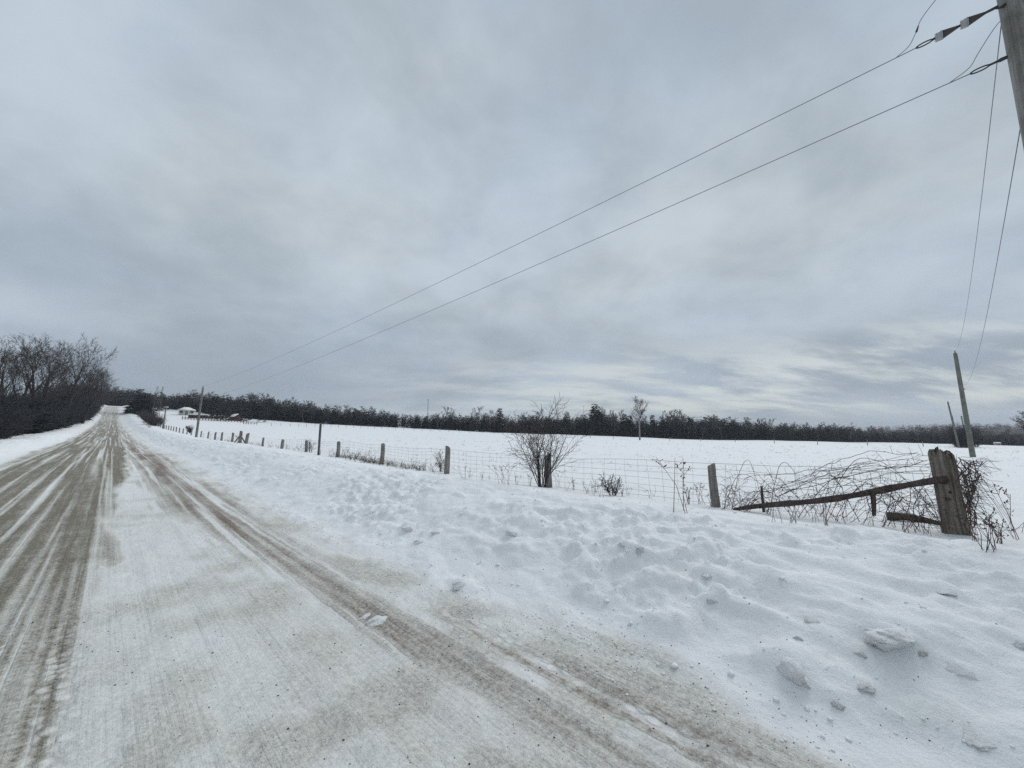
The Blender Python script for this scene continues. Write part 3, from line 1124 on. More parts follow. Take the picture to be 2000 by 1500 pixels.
shrub_m = []
for i in range(4):
    r2 = np.random.default_rng(560 + i)
    out = []
    for k in range(34):
        a = r2.uniform(0, 6.28); rr = r2.uniform(0, .7)
        d = np.array([cos(a) * r2.uniform(.05, .7), sin(a) * r2.uniform(.05, .7), 1.])
        grow(r2, out, np.array([cos(a) * rr, sin(a) * rr, 0]), d / np.linalg.norm(d), r2.uniform(1.8, 3.8), r2.uniform(.02, .035), 0, SHRUB)
    me = raw_mesh('brush', *tube_arrays(np.array(out), 3)); me.materials.append(M['brush'])
    cv = conifer_arrays(580 + i, 3.0, 1.5, 12, 14, .1, .4, 5)
    me2 = raw_mesh('cedar_brush', cv[0], cv[1], False); me2.materials.append(M['needle'])
    shrub_m.append((me, me2))
for i in range(135):
    s = 30 + (300 - 30) * (i / 135) ** 1.35 + rng.uniform(-1, 1)
    w = -7.6 - rng.uniform(0, 1) ** 1.6 * 7.5 - .004 * s
    p = at(s, w)
    hs = np.interp(s, [25, 60, 120, 190, 300], [.82, 1.0, 1.3, 1.8, 2.7]) * rng.uniform(.8, 1.2) * (1.15 if w < -10 else 1)
    if i % 5 < 3:
        o = link('bare_shrub', shrub_m[rng.integers(0, 4)][0])
        tag(o, 'bare dark twiggy shrub in the brush left of the road', 'shrub', 'bare shrubs left of the road')
    else:
        o = link('cedar_shrub', shrub_m[rng.integers(0, 4)][1])
        tag(o, 'dense dark evergreen shrub in the brush left of the road', 'shrub', 'evergreen shrubs left of the road')
        hs *= 1.15
    o.location = (p[0], p[1], p[2] - .15)
    o.rotation_euler = (0, 0, rng.uniform(0, 6.28))
    o.scale = (hs * 1.1, hs * 1.1, hs)

for i in range(46):
    s = 165 + 200 * i / 46 + rng.uniform(-2, 2)
    p = at(s, -7.2 - rng.uniform(0, 2.5))
    o = link('bare_shrub', shrub_m[i % 4][i % 3 == 0])
    tag(o, 'dense dark evergreen shrub in the brush left of the road' if i % 3 == 0 else 'bare dark twiggy shrub in the brush left of the road', 'shrub',
        'evergreen shrubs left of the road' if i % 3 == 0 else 'bare shrubs left of the road')
    if i % 3 == 0:
        o.name = 'cedar_shrub'
    hs = rng.uniform(1.2, 1.9)
    o.location = (p[0], p[1], p[2] - .2); o.rotation_euler = (0, 0, rng.uniform(0, 6.28)); o.scale = (hs * 1.1, hs * 1.1, hs)

# trees that close the view behind the crest
pl = []
for i in range(140):
    s = rng.uniform(430, 520); w = rng.uniform(-16, 14)
    X, Y = to_world(s, w)
    h = rng.uniform(13, 19)
    pl.append((3 + rng.integers(0, 3) if i % 3 else rng.integers(0, 3), X, Y, gz(X, Y) - .2, h * rng.uniform(.9, 1.4), h, rng.uniform(0, 6)))
v, q = scatter(fars[:3] + cedar, pl)
o = link('hilltop_wood', raw_mesh('hilltop_wood', v, q, False), M['needle'])
tag(o, 'dark wood showing over the top of the road where it leaves sight', 'woodland', kind='stuff')

# hedge growing along the far stretch of the right fence
for i in range(26):
    s = 150 + 110 * (i / 26) ** 1.2; w = 9.0 + rng.uniform(-.8, 1.2)
    p = at(s, w)
    o = link('hedge_shrub', shrub_m[i % 4][0])
    hs = rng.uniform(.4, .8)
    tag(o, 'low bare shrub in the hedge along the far end of the road fence', 'shrub', 'hedge shrubs along the far fence')
    o.location = p; o.rotation_euler = (0, 0, rng.uniform(0, 6)); o.scale = (hs * 1.2, hs * 1.2, hs)

# ------------------------------------------------------------------ roadside fence
fence = empty('roadside_fence', at(0, 9.0))
tag(fence, 'old page wire fence on weathered wooden posts along the snow bank', 'fence')
FO = np.array(fence.location)


def post_mesh(h, r0, r1, seed, slant=.04, n=12, rings=9, flute=.10, sink=.35, hole=False):
    """split-wood post: uneven ring section, slanted worn top"""
    r = np.random.default_rng(seed)
    V = []; Q = []
    prof = 1 + flute * r.normal(0, 1, n).clip(-1.3, 1.3)
    prof = (prof + np.roll(prof, 1) * .5) / 1.5
    az = r.uniform(0, 6.28)
    zs = np.concatenate([[-sink], np.linspace(0, h, rings)])
    for i, z in enumerate(zs):
        t = max(0, z / h)
        rad = (r0 + (r1 - r0) * t) * prof * (1 + r.normal(0, .025, n))
        a = np.arange(n) * 2 * pi / n
        x = np.cos(a) * rad + .012 * math.sin(3 * t + seed); y = np.sin(a) * rad
        zz = np.full(n, z)
        if i == len(zs) - 1:
            zz = zz + slant * np.cos(a - az) * 2 + r.normal(0, slant * .25, n)
        V.append(np.stack([x, y, zz], -1))
    ring_n = len(V)
    # worn, slightly domed end
    top = V[-1]
    c = top.mean(0)
    V.append(c + (top - c) * .72 + np.array([0, 0, slant * .35]) + r.normal(0, slant * .12, (n, 3)))
    V.append(c + (top - c) * .05 + np.array([0, 0, slant * .3]))
    V = np.concatenate(V)
    for i in range(ring_n + 1):
        for k in range(n):
            k2 = (k + 1) % n
            Q.append((i * n + k, i * n + k2, (i + 1) * n + k2, (i + 1) * n + k))
    return V, np.array(Q)


# along-road position, height above snow, radius, lean towards the left of the picture
POSTS = [(2.72, .87, .086, 3.0), (7.2, .93, .100, 1.5), (12.1, .99, .095, 0), (17.2, .93, .10, -1), (22.3, .82, .10, -2), (27.4, .70, .085, 0), (32.6, .66, .10, -5),
         (37.8, .68, .085, 0), (43.6, .95, .13, -4), (46.2, 1.15, .14, -2), (49.8, .92, .11, -2), (55.5, .92, .10, -2), (59.5, .9, .10, -2), (64.5, .88, .085, -3), (70.3, .85, .085, 0)]
s_ = 75.0
while s_ < 190:
    POSTS.append((s_, float(rng.uniform(.8, .95)), .09, float(rng.uniform(-3, 3)))); s_ += 5.2
for i, (s, h, r, lean) in enumerate(POSTS):
    v, q = post_mesh(h, r * 1.08, r * .94, 600 + i, .03 if i else .018)
    o = link('fence_post', raw_mesh('fence_post', v, q, True), M['post'], fence)
    p = at(s, 9.0)
    o.location = p - FO
    o.rotation_euler = (radians(float(rng.uniform(-1.5, 1.5))), radians(-lean), float(rng.uniform(0, .4)))
# brace post pair at the stronger post
for a, b in ((43.9, 46.1), (48.6, 46.3)):
    mb = MB().path(np.array([at(a, 9.0, .02) - FO, at(b, 9.0, .75) - FO]), .07, 6)
    mb.build('brace_pole', M['post'], fence)

# the thick old corner post
CS = -.62
pc = at(CS, 9.0)


def corner_post():
    r = np.random.default_rng(77)
    n, rings = 110, 44
    h = 1.13
    V = []; Q = []
    a = np.arange(n) * 2 * pi / n
    lobes = 1 + .10 * np.cos(2 * a + .6) + .07 * np.cos(3 * a + 2.0)
    for i in range(rings + 1):
        z = -.4 + (h + .4) * i / rings
        t = max(0, z / h)
        rad = (.142 - .006 * t + .10 * max(0, .12 - t)) * lobes
        rad = rad * (1 + .035 * noise2(a * 5.2, np.full(n, z * 1.1), 5) + .045 * noise2(a * 9, np.full(n, z * 2.2), 6) + .02 * noise2(a * 25, np.full(n, z * 2.0), 8) + .02 * noise2(a * 3, np.full(n, z * 7), 7))
        # weather cracks running up the trunk
        for ca, dep, wd in ((3.55, .16, .05), (4.05, .26, .07), (4.62, .34, .09), (4.95, .18, .05), (5.5, .30, .10), (2.9, .22, .06), (.9, .12, .1)):
            da = np.angle(np.exp(1j * (a - ca - .16 * math.sin(z * 3 + ca) - .05 * math.sin(z * 9 + 2 * ca))))
            rad = rad * (1 - dep * np.exp(-(da / wd) ** 2) * (.5 + .5 * math.sin(z * 2.3 + ca)))
        x = np.cos(a) * rad; y = np.sin(a) * rad * .9
        zz = np.full(n, z)
        if i == rings:
            zz = zz + .05 * noise2(a * 2.2, a * 0, 9) + .02 * r.normal(0, 1, n) - .07 * np.cos(a - .4)
        V.append(np.stack([x, y, zz], -1))
    top = V[-1]; c = top.mean(0)
    for f, dz in ((.8, .05), (.5, .075), (.08, .06)):
        V.append(c + (top - c) * f + np.array([0, 0, dz]) + r.normal(0, .012, (n, 3)))
    V = np.concatenate(V)
    for i in range(rings + 3):
        for k in range(n):
            k2 = (k + 1) % n
            Q.append((i * n + k, i * n + k2, (i + 1) * n + k2, (i + 1) * n + k))
    o = link('corner_post', raw_mesh('corner_post', V, Q), M['corner'], fence)
    o['label'] = 'thick old corner post, cracked and knotted'
    o.location = pc - FO
    o.rotation_euler = (0, radians(-2.5), 0)
    # knot holes on the face towards the road
    fa = math.atan2(-pc[1], -pc[0])
    for da, z, rr in ((-.15, .79, .045), (-.05, .52, .020), (-.45, .36, .012), (.2, .62, .012)):
        b = fa + da
        k = MB()
        ctr = np.array([cos(b) * .140, sin(b) * .128, z])
        nrm = np.array([cos(b), sin(b), 0]); sd = np.array([-sin(b), cos(b), 0])
        ring = []
        for j in range(10):
            an = 2 * pi * j / 10
            ring.append((sd * cos(an) * rr * 1.25 + np.array([0, 0, 1]) * sin(an) * rr))
        outer = [ctr + x * 1.25 + nrm * .004 for x in ring]; lip = [ctr + x + nrm * .018 for x in ring]; inner = [ctr + x * .6 - nrm * .02 for x in ring]
        v = np.array(outer + lip + inner)
        q = []
        for j in range(10):
            j2 = (j + 1) % 10
            q += [(j, j2, 10 + j2, 10 + j), (10 + j, 10 + j2, 20 + j2, 20 + j)]
        q += [(20, 21, 22, 23), (20, 23, 24, 29), (24, 25, 26, 29), (26, 27, 28, 29)]
        k.add(v, q)
        kn = k.build('knot', M['rail'], o, True)
    return o


corner_post()


def dir_fence(s, w, z):                    # point relative to the fence's origin
    return at(s, w, z) - FO


# page wire: seven line wires, vertical stays
S_END = 62.0
ss = np.concatenate([np.arange(CS, 30, .55), np.arange(30, S_END, 1.5)])
base = np.array([at(s, 9.0) for s in ss])
post_s = np.array([CS] + [p[0] for p in POSTS])
lv = [.06, .20, .34, .48, .62, .75, .88]
for k, hz_ in enumerate(lv):
    pts = base - FO
    wob = np.array([.012 * math.sin(s * 1.9 + k * 2) + .015 * math.sin(s * .7 + k) for s in ss])
    sag = np.array([.02 * (1 - min(1, np.min(np.abs(post_s - s)) / 2.5)) for s in ss])
    buried = np.interp(ss, [0, 20, 27, 33, 38, 44], [0, 0, .14, .2, .18, .0])
    pts = pts + np.stack([np.zeros(len(ss)), np.zeros(len(ss)), hz_ + wob + sag - buried], -1)
    pts[:, :2] += np.array([cos(TH), sin(TH)]) * -.10
    MB().path(pts, .0024 if k < 6 else .0032, 4).build('line_wire', M['wire'], fence, True)
stay_me = raw_mesh('stay_wire', *path_arrays(np.array([(0, 0, -.02), (.006, 0, .25), (-.008, .004, .55), (0, 0, .90)]), np.full(4, .0021), 4))
stay_me.materials.append(M['wire'])
s = CS + .35
while s < 33:
    if np.min(np.abs(post_s - s)) > .12:
        o = link('stay_wire', stay_me, None, fence)
        p = at(s, 9.0) - FO
        b_ = float(np.interp(s, [0, 20, 27, 33], [0, 0, .14, .2]))
        o.location = (p[0] - .10 * cos(TH), p[1] - .10 * sin(TH), p[2] - b_)
        o.rotation_euler = (radians(float(rng.uniform(-3, 3))), radians(float(rng.uniform(-5, 5))), float(rng.uniform(0, 6)))
    s += .31

# the fallen rail braced against the corner post, its stakes and batten
ra = foot(1432, 996)
pts = []
rb_ = pc + np.array([-.10, -.09, .80])
for t_ in np.linspace(0, 1, 14):
    pp = ra * (1 - t_) + rb_ * t_
    pp[2] += .03 * math.sin(t_ * 9) * .5 - .10 * math.sin(pi * t_) * .45 + .01
    pts.append(pp - FO)
rr_ = .050 + .008 * np.sin(np.arange(14) * 2.1)
rr_[0] = .02; rr_[1] = .042
MB().path(np.array(pts), rr_, 8).build('brace_rail', M['rail'], fence, True)
p1 = foot(1492, 1000)
MB().path(np.array([p1 - FO + np.array([0, 0, -.1]), p1 - FO + np.array([-.005, 0, .25]), p1 - FO + np.array([0, 0, .50])]), [.026, .024, .022], 6).build('stake', M['rail'], fence, True)
mid = np.array(pts[9]) + np.array([.02, -.05, 0])
MB().path(np.array([mid + np.array([0, 0, .02]), mid + np.array([-.01, 0, -.18]), mid + np.array([-.03, 0, -.36])]), [.036, .033, .026], 6).build('batten', M['rail'], fence, True)

# broken board in the snow at the foot of the corner post
bd0 = foot(1734, 1016); bd1 = foot(1846, 1028)
ax = bd1 - bd0
b = MB()
nn = 12
sec = []
r9 = np.random.default_rng(9)
up = np.array([0, 0, 1.]); sd = np.cross(ax / np.linalg.norm(ax), up)
V = []
for i in range(nn):
    t_ = i / (nn - 1)
    c = bd0 + ax * t_ + np.array([0, 0, .055 + .02 * math.sin(t_ * 5)])
    hh = .075 * (1 - .55 * t_ ** 3) * r9.uniform(.85, 1.1); tk = .03 * r9.uniform(.8, 1.2)
    V += [c - sd * tk - up * hh * .7, c + sd * tk - up * hh * .7, c + sd * tk * .8 + up * hh, c - sd * tk * .9 + up * hh * r9.uniform(.8, 1.05)]
V = np.array(V)
Q = [(0, 3, 2, 1), tuple((nn - 1) * 4 + x for x in (0, 1, 2, 3))]
for i in range(nn - 1):
    for k in range(4):
        k2 = (k + 1) % 4
        Q.append((i * 4 + k, i * 4 + k2, (i + 1) * 4 + k2, (i + 1) * 4 + k))
o = link('broken_board', raw_mesh('broken_board', V - bd0, Q, False), M['rail'], None, bd0)
tag(o, 'splintered dark board lying in the snow at the foot of the corner post', 'board')
sv = V.reshape(nn, 4, 3)[1:7]
m2 = MB()
for i in range(5):
    a_, b_ = sv[i], sv[i + 1]
    m2.hexa(np.array([a_[3], a_[2], b_[2], b_[3], a_[3] + up * .016, a_[2] + up * .016, b_[2] + up * .016, b_[3] + up * .016]) - bd0)
m2.build('snow_cap', M['roof_snow'], o)

# tall steel post standing in the fence line
p = at(23.9, 8.55)
o = empty('steel_post', p)
tag(o, 'tall grey perforated steel post standing in front of the fence', 'post')
hS = high(640, 826, p[1])[2] - p[2]
q = MB()
wd = .045
for sx in (-1, 1):
    q.box((sx * wd * .9, 0, hS / 2 - .2), (.006, .04, hS + .4))
q.box((0, .018, hS / 2 - .2), (wd * 1.8, .006, hS + .4))
for sx in (-1, 1):
    q.box((sx * (wd + .012), -.018, hS / 2 - .2), (.03, .005, hS + .4))
q.build('channel', M['steel'], o)
hole = MB()
for i in range(int(hS / .12)):
    hole.box((0, .0145, .1 + i * .12), (.018, .004, .028))
hole.build('bolt_holes', M['iron'], o)['kind'] = 'stuff'

# ------------------------------------------------------------------ fence across the field
ff = empty('field_fence', (0, 100, gz(0, 100)))
tag(ff, 'distant thin wire fence on small posts crossing the snowy field', 'fence')
FFO = np.array(ff.location)
xs = [528, 547, 565, 582, 597, 614, 630, 645, 660, 675, 690, 704, 718, 731, 745, 757, 772, 788, 808, 824, 841, 859, 876, 897, 918, 942, 965, 991, 1017, 1046, 1078, 1113, 1153, 1198, 1250, 1307, 1368, 1435, 1511, 1595, 1692, 1800]
fp = []
for x in xs:
    if x < 960:
        Y = np.interp(x, [528, 700, 960], [165, 178, 188])
    else:
        Y = 188 * (960 - 249) / (x - 249)
    p = at_depth(x, Y)
    fp.append(p)
    h = rng.uniform(1.1, 1.45)
    me = raw_mesh('field_post', *path_arrays(np.array([(0, 0, -.3), (0, 0, h * .5), (rng.uniform(-.05, .05), 0, h)]), np.array([.075, .075, .07]), 6))
    link('field_post', me, M['post'], ff, p - FFO)
fp = np.array(fp)
for hh in (.5, 1.0):
    MB().path(fp - FFO + np.array([0, 0, hh]), .006, 3).build('line_wire', M['wire'], ff)

# ------------------------------------------------------------------ utility poles and lines
def tapered_pole(h, r0, r1, mat, parent, n=20):
    zs = np.concatenate([[-.5], np.linspace(0, h, 14)])
    r = r0 + (r1 - r0) * np.clip(zs / h, 0, 1)
    return MB().path(np.stack([np.zeros(len(zs)), np.zeros(len(zs)), zs], -1), r, n).build('pole', mat, parent, True)


AY = 4.6
_p0 = high(1984, 0, AY); _p1 = high(2042, 290, AY)
_ax = (_p0 - _p1) / np.linalg.norm(_p0 - _p1)
NP = _p1 - _ax * ((_p1[2] - gz(_p1[0], _p1[1])) / _ax[2])
near = empty('utility_pole', NP)
tag(near, 'near grey wooden utility pole rising out of the top right corner', 'utility pole')
z_up = high(1962, -4, AY)[2]; z_lo = high(1976, 96, AY)[2]
_pl = tapered_pole((z_up - NP[2]) + 1.6, .190, .150, M['pole'], near, 24)
_pl.rotation_euler = (0, math.atan2(_ax[0], _ax[2]), 0)


def on_pole(z):                           # point of the pole's axis at height z, as an offset from its foot
    k = (z - NP[2]) / _ax[2]
    return _ax * k


FP = at(68, 8.2)
farp = empty('utility_pole', FP)
tag(farp, 'weathered utility pole standing in the road fence left of the farm', 'utility pole')
hF = high(394, 757, FP[1])[2] - FP[2]
tapered_pole(hF, .15, .11, M['pole'], farp, 12)
MB().path(np.array([(0, 0, hF - .1), (0, 0, hF + .22)]), [.05, .035], 8).build('insulator', M['dark_polymer'], farp, True)
farp.rotation_euler = (0, radians(1.2), 0)

dv = (FP - NP); dv[2] = 0; dv /= np.linalg.norm(dv)


def cable(name, a, b, sag, r, label, n=60, mat='cable', group=None):
    t_ = np.linspace(0, 1, n)
    pts = a[None] * (1 - t_[:, None]) + b[None] * t_[:, None]
    pts[:, 2] -= sag * 4 * t_ * (1 - t_)
    o = MB().path(pts - a, r, 6).build(name, M[mat], None, True, a)
    tag(o, label, 'power line', group)
    return o


A_up = NP + on_pole(z_up) + dv * .16
A_lo = NP + on_pole(z_lo) + dv * .17
B_up = FP + np.array([0, 0, hF + .15])
B_lo = FP + np.array([0, 0, high(394, 781, FP[1])[2] - FP[2]])
fall = (B_up - A_up) / np.linalg.norm(B_up - A_up)


def strain_insulator(a, d, long_):
    """dead-end string: bells, clevis and clamp, along direction d"""
    pts = []; rr = []
    o = empty('strain_insulator')
    o.parent = near
    o.location = a - NP
    d = d / np.linalg.norm(d) + np.array([0, 0, -.05])
    if long_:
        MB().path(np.array([d * -.05, d * .12]), [.022, .018], 8).build('clevis', M['iron'], o, True)
        for k in range(2):
            b0 = .12 + k * .26
            MB().path(np.array([d * b0, d * (b0 + .03), d * (b0 + .16)]), [.02, .028, .062], 12).build('bell', M['dark_polymer'], o, True)
            MB().path(np.array([d * (b0 + .16), d * (b0 + .235)]), [.068, .060], 12).build('bell_skirt', M['polymer'], o, True)
            MB().path(np.array([d * (b0 + .235), d * (b0 + .26)]), [.018, .018], 8).build('pin', M['iron'], o, True)
        e0 = .64
    else:
        MB().path(np.array([d * -.05, d * .05, d * .08]), [.02, .028, .016], 8).build('clevis', M['iron'], o, True)
        MB().path(np.array([d * .08, d * .15]), [.016, .016], 8).build('bell', M['iron'], o, True)
        e0 = .15
    sd_ = np.cross(d, np.array([0, 0, 1.])); sd_ /= np.linalg.norm(sd_)
    uu = np.cross(sd_, d)
    loop = [d * (e0 + .09) + d * .09 * cos(k) + uu * .026 * sin(k) for k in np.linspace(0, 2 * pi, 15)]
    MB().path(np.array(loop), .010, 6).build('thimble', M['iron'], o, True)
    return a + d * (e0 + .18)


w_up = strain_insulator(A_up, fall, True)
fall2 = (B_lo - A_lo) / np.linalg.norm(B_lo - A_lo)
w_lo = strain_insulator(A_lo, fall2, False)
SAG = .55
cable('power_line', w_up, B_up, SAG, .0068, 'upper overhead wire strung from the near pole to the far left pole')
cable('power_line', w_lo, B_lo, SAG, .0068, 'lower overhead wire strung from the near pole to the far left pole')
# jumpers that lead off the dead ends to the pole
def smooth_path(P_, n=24):
    P_ = np.array(P_); t0 = np.linspace(0, 1, len(P_)); t1 = np.linspace(0, 1, n)
    q_ = np.stack([np.interp(t1, t0, P_[:, k]) for k in range(3)], -1)
    for _ in range(3):
        q_[1:-1] = q_[:-2] * .25 + q_[1:-1] * .5 + q_[2:] * .25
    return q_


J = [(w_up + fall * .22), w_up + fall * .08 + np.array([.02, 0, .09]), w_up + np.array([.05, .0, .30]), w_up + np.array([.22, .05, .62]), A_up + np.array([-.05, .02, 1.1])]
MB().path(smooth_path(J) - NP, .0055, 6).build('jumper_wire', M['cable'], near, True)
MB().path(np.array([J[2], J[2] * .6 + J[3] * .4]) - NP, [.014, .012], 8).build('jumper_clamp', M['iron'], near, True)
J = [(w_lo + fall2 * .20), w_lo + np.array([.02, 0, .10]), w_lo + np.array([.14, 0, .30]), A_lo + np.array([-.12, -.08, .50]), A_lo + np.array([.05, -.15, .60]), A_lo + np.array([.3, -.1, .85])]
MB().path(smooth_path(J) - NP, .0055, 6).build('jumper_wire', M['cable'], near, True)
bk = MB()
sdv = np.array([-.20, .02, 0])
bk.path(np.array([sdv * .7, sdv * 1.3 + np.array([0, 0, -.05])]), [.03, .008], 6)
bk.build('bracket', M['iron'], near, True).location = on_pole(z_up - .10)

# poles of the line that crosses the field on the right
P2 = at_depth(1893, 36)
P2[:2] = P2[:2]
R2 = empty('utility_pole', P2)
tag(R2, 'tall pale green grey pole behind the vine covered corner post', 'utility pole')
h2 = high(1871, 690, P2[1])[2] - P2[2]
tapered_pole(h2, .20, .14, M['pole_green'], R2, 14)
MB().path(np.array([(0, 0, h2 - .02), (0, 0, h2 + .25)]), [.05, .03], 8).build('insulator', M['dark_polymer'], R2, True)
MB().box((.2, 0, high(1886, 760, P2[1])[2] - P2[2]), (.3, .06, .08)).build('bracket', M['iron'], R2)
for x, Y, ytop, lean, lab in ((1869, 78, 785, -4.5, 'second pole of the field line, leaning left of the tall one'),
                              (1868, 125, 812, -2, 'third pole of the field line, thin behind the leaning one'),
                              (1886, 118, 812, -2, 'short pole with climbing rungs just left of the tall pole')):
    p = at_depth(x, Y)
    o = empty('utility_pole', p)
    tag(o, lab, 'utility pole')
    h = high(x, ytop, Y)[2] - p[2]
    tapered_pole(h, .17, .12, M['pole_green'], o, 10)
    o.rotation_euler = (0, radians(lean), 0)
    if 'rungs' in lab:
        rg = MB()
        for i in range(9):
            rg.box((0, 0, h - .3 - i * .5), (.9, .08, .08))
        rg.build('rungs', M['iron'], o)
    else:
        MB().path(np.array([(0, 0, h), (0, 0, h + .25)]), [.05, .03], 6).build('insulator', M['dark_polymer'], o)
c1 = NP + on_pole(high(1951, 30, AY)[2])
cable('power_line', c1 + np.array([-.12, .1, 0]), P2 + np.array([0, 0, h2 + .2]), .9, .0058, 'thin upper wire dropping from the near pole to the tall field pole')
c2 = NP + on_pole(high(1988, 232, AY)[2])
cable('power_line', c2 + np.array([-.12, .1, 0]), P2 + np.array([.3, 0, high(1887, 752, P2[1])[2] - P2[2]]), .9, .0058, 'thin lower wire dropping from the near pole to the tall field pole')
# slim poles by the far fence
p = at_depth(317, 92)
o = empty('utility_pole', p)
tag(o, 'short slim pole with a small cap standing in the far end of the road fence', 'utility pole')
hh = high(321, 796, 92)[2] - p[2]
tapered_pole(hh, .14, .11, M['pole'], o, 10)
MB().box((0, 0, hh + .1), (.8, .5, .35)).build('cap_box', M['polymer'], o)

# radio mast far off
p = at_depth(834, 620)
o = empty('radio_mast', p)
tag(o, 'thin radio mast on the skyline above the far forest', 'mast')
h = high(834, 779, 620)[2] - p[2]
m_ = MB()
for k in range(3):
    a = 2 * pi * k / 3
    m_.path(np.array([(cos(a) * .8, sin(a) * .8, -2), (cos(a) * .4, sin(a) * .4, h)]), .14, 4)
seg = []
for z in np.arange(0, h - 3, 3.0):
    for k in range(3):
        a, b_ = 2 * pi * k / 3, 2 * pi * (k + 1) / 3
        seg.append((cos(a) * .7, sin(a) * .7, z, cos(b_) * .65, sin(b_) * .65, z + 3, .06, .06))
m_.tubes(seg, 3)
m_.build('lattice', M['steel'], o)
MB().path(np.array([(0, 0, h - 4), (0, 0, h - .5)]), [.9, .9], 8).build('antenna_cluster', M['polymer'], o)

# ------------------------------------------------------------------ farm buildings
def house():
    p = at_depth(358, 205)
    o = empty('farm_house', p, .8)
    tag(o, 'white farmhouse with a snowy hipped roof at the foot of the forest', 'house')
    w, d, h = 5.4, 4.8, 2.6
    MB().box((0, 0, h / 2 - .5), (w, d, h + 1)).build('wall', M['white'], o)
    ov = 1.0
    a, b_ = w / 2 + ov, d / 2 + ov
    z0, z1 = h - .1, h + 1.6
    m_ = MB()
    pts = [(-a, -b_, z0), (a, -b_, z0), (a, b_, z0), (-a, b_, z0), (-a, -b_, z0 + .22), (a, -b_, z0 + .22), (a, b_, z0 + .22), (-a, b_, z0 + .22), (-1.0, 0, z1), (1.0, 0, z1), (1.0, .1, z1), (-1.0, .1, z1)]
    m_.add(pts, [(0, 3, 2, 1), (0, 1, 5, 4), (1, 2, 6, 5), (2, 3, 7, 6), (3, 0, 4, 7), (4, 5, 9, 8), (5, 6, 10, 9), (6, 7, 11, 10), (7, 4, 8, 11), (8, 9, 10, 11)])
    m_.build('roof', M['roof_snow'], o)
    for sx in (-1, 1):
        f = MB().box((sx * 2.2, -d / 2 - .03, 1.5), (1.5, .08, 1.3)).build('window', M['white'], o)
        MB().box((sx * 2.2, -d / 2 - .08, 1.5), (1.25, .04, 1.05)).build('pane', M['glass'], f)
    MB().box((0, -d / 2 - .05, 1.0), (1.0, .1, 2.1)).build('door', M['brown'], o)
    for sx in (-1, 0, 1):
        MB().box((sx * (w / 2 + .8), -d / 2 - 1.0, h / 2 - .1), (.16, .16, h)).build('porch_post', M['white'], o)
    # a low flat wing in front
    s_ = empty('low_shed', at_depth(383, 190), .66)
    tag(s_, 'long low dark shed with a flat snow covered roof beside the farmhouse', 'shed')
    MB().box((0, 0, .5), (7.5, 3, 2.0)).build('wall', M['brown'], s_)
    MB().box((0, -.2, 1.65), (8.2, 4, .35)).build('roof', M['roof_snow'], s_)
    for k in range(4):
        MB().box((-2.8 + k * 1.85, -1.53, .65), (.9, .08, 1.2)).build('door', M['rail'], s_)
    q_ = empty('round_bale_row', at_depth(410, 192), .15)
    tag(q_, 'row of round bales under snow between the shed and the red barn', 'bales')
    for k in range(4):
        r_ = .95
        v = path_arrays(np.array([(k * 2.5 - 3, -.7, .8), (k * 2.5 - 3, .7, .8)]), np.array([r_, r_]), 12)
        link('bale', raw_mesh('bale', *v), M['weed'], q_)
        MB().box((k * 2.5 - 3, 0, r_ + .8), (1.5, 1.5, .25)).build('snow_cap', M['roof_snow'], q_)


def barn():
    p = at_depth(457, 190)
    o = empty('red_barn', p, 1.05)
    tag(o, 'small red barn with a gabled snow dusted roof against the dark forest', 'barn')
    w, d, h, g = 3.6, 4.6, 1.9, 1.3
    m_ = MB()
    m_.box((0, 0, h / 2 - .4), (w, d, h + .8))
    m_.build('wall', M['red'], o)
    m_ = MB()
    for y in (-d / 2, d / 2 - .1):
        m_.hexa([(-w / 2, y, h), (w / 2, y, h), (w / 2, y + .1, h), (-w / 2, y + .1, h), (-.05, y, h + g), (.05, y, h + g), (.05, y + .1, h + g), (-.05, y + .1, h + g)])
    m_.build('gable', M['red'], o)
    for sx, mt in ((-1, 'roof_snow'), (1, 'red')):
        a0 = np.array((sx * (w / 2 + .4), -d / 2 - .3, h - .28)); a1 = np.array((0, -d / 2 - .3, h + g)); b0 = a0 + (0, d + .6, 0); b1 = a1 + (0, d + .6, 0)
        k_ = np.array((0, 0, .18))
        MB().hexa([a0, a1, b1, b0, a0 + k_, a1 + k_, b1 + k_, b0 + k_]).build('roof_slope', M[mt], o)
    MB().box((0, -d / 2 - .05, .8), (1.5, .08, 1.7)).build('door', M['brown'], o)
    MB().box((0, -d / 2 - .04, h + .45), (.7, .08, .5)).build('window', M['glass'], o)


def paddock():
    a = at_depth(352, 176); b_ = at_depth(473, 176)
    o = empty('paddock_fence', a)
    tag(o, 'dull red board fence running in front of the farm buildings', 'fence')
    n = 22
    me = raw_mesh('paddock_post', *MB().box((0, 0, .6), (.2, .2, 1.6)).arrays(), False); me.materials.append(M['red'])
    P_ = []
    for i in range(n):
        t_ = i / (n - 1)
        x = 352 + (473 - 352) * t_
        p = at_depth(x, 176 + 3 * math.sin(t_ * 3))
        P_.append(p)
        link('post', me, None, o, p - a)
    P_ = np.array(P_)
    for z in (.5, 1.1):
        MB().path(P_ - a + np.array([0, 0, z]), .055, 4).build('rail', M['red'], o)
    p = at_depth(486, 168)
    w_ = empty('brush_row', p)
    tag(w_, 'short row of leaning posts and brush standing alone in the field', 'posts')
    for i in range(6):
        MB().path(np.array([(i * 1.2 - 3, 0, -.2), (i * 1.2 - 3 + rng.uniform(-.3, .3), 0, rng.uniform(.6, 1.5))]), .12, 5).build('post', M['post'], w_)
    MB().path(np.array([(-3, 0, .6), (3.2, 0, .5)]), .07, 4).build('rail', M['post'], w_)


house(); barn(); paddock()
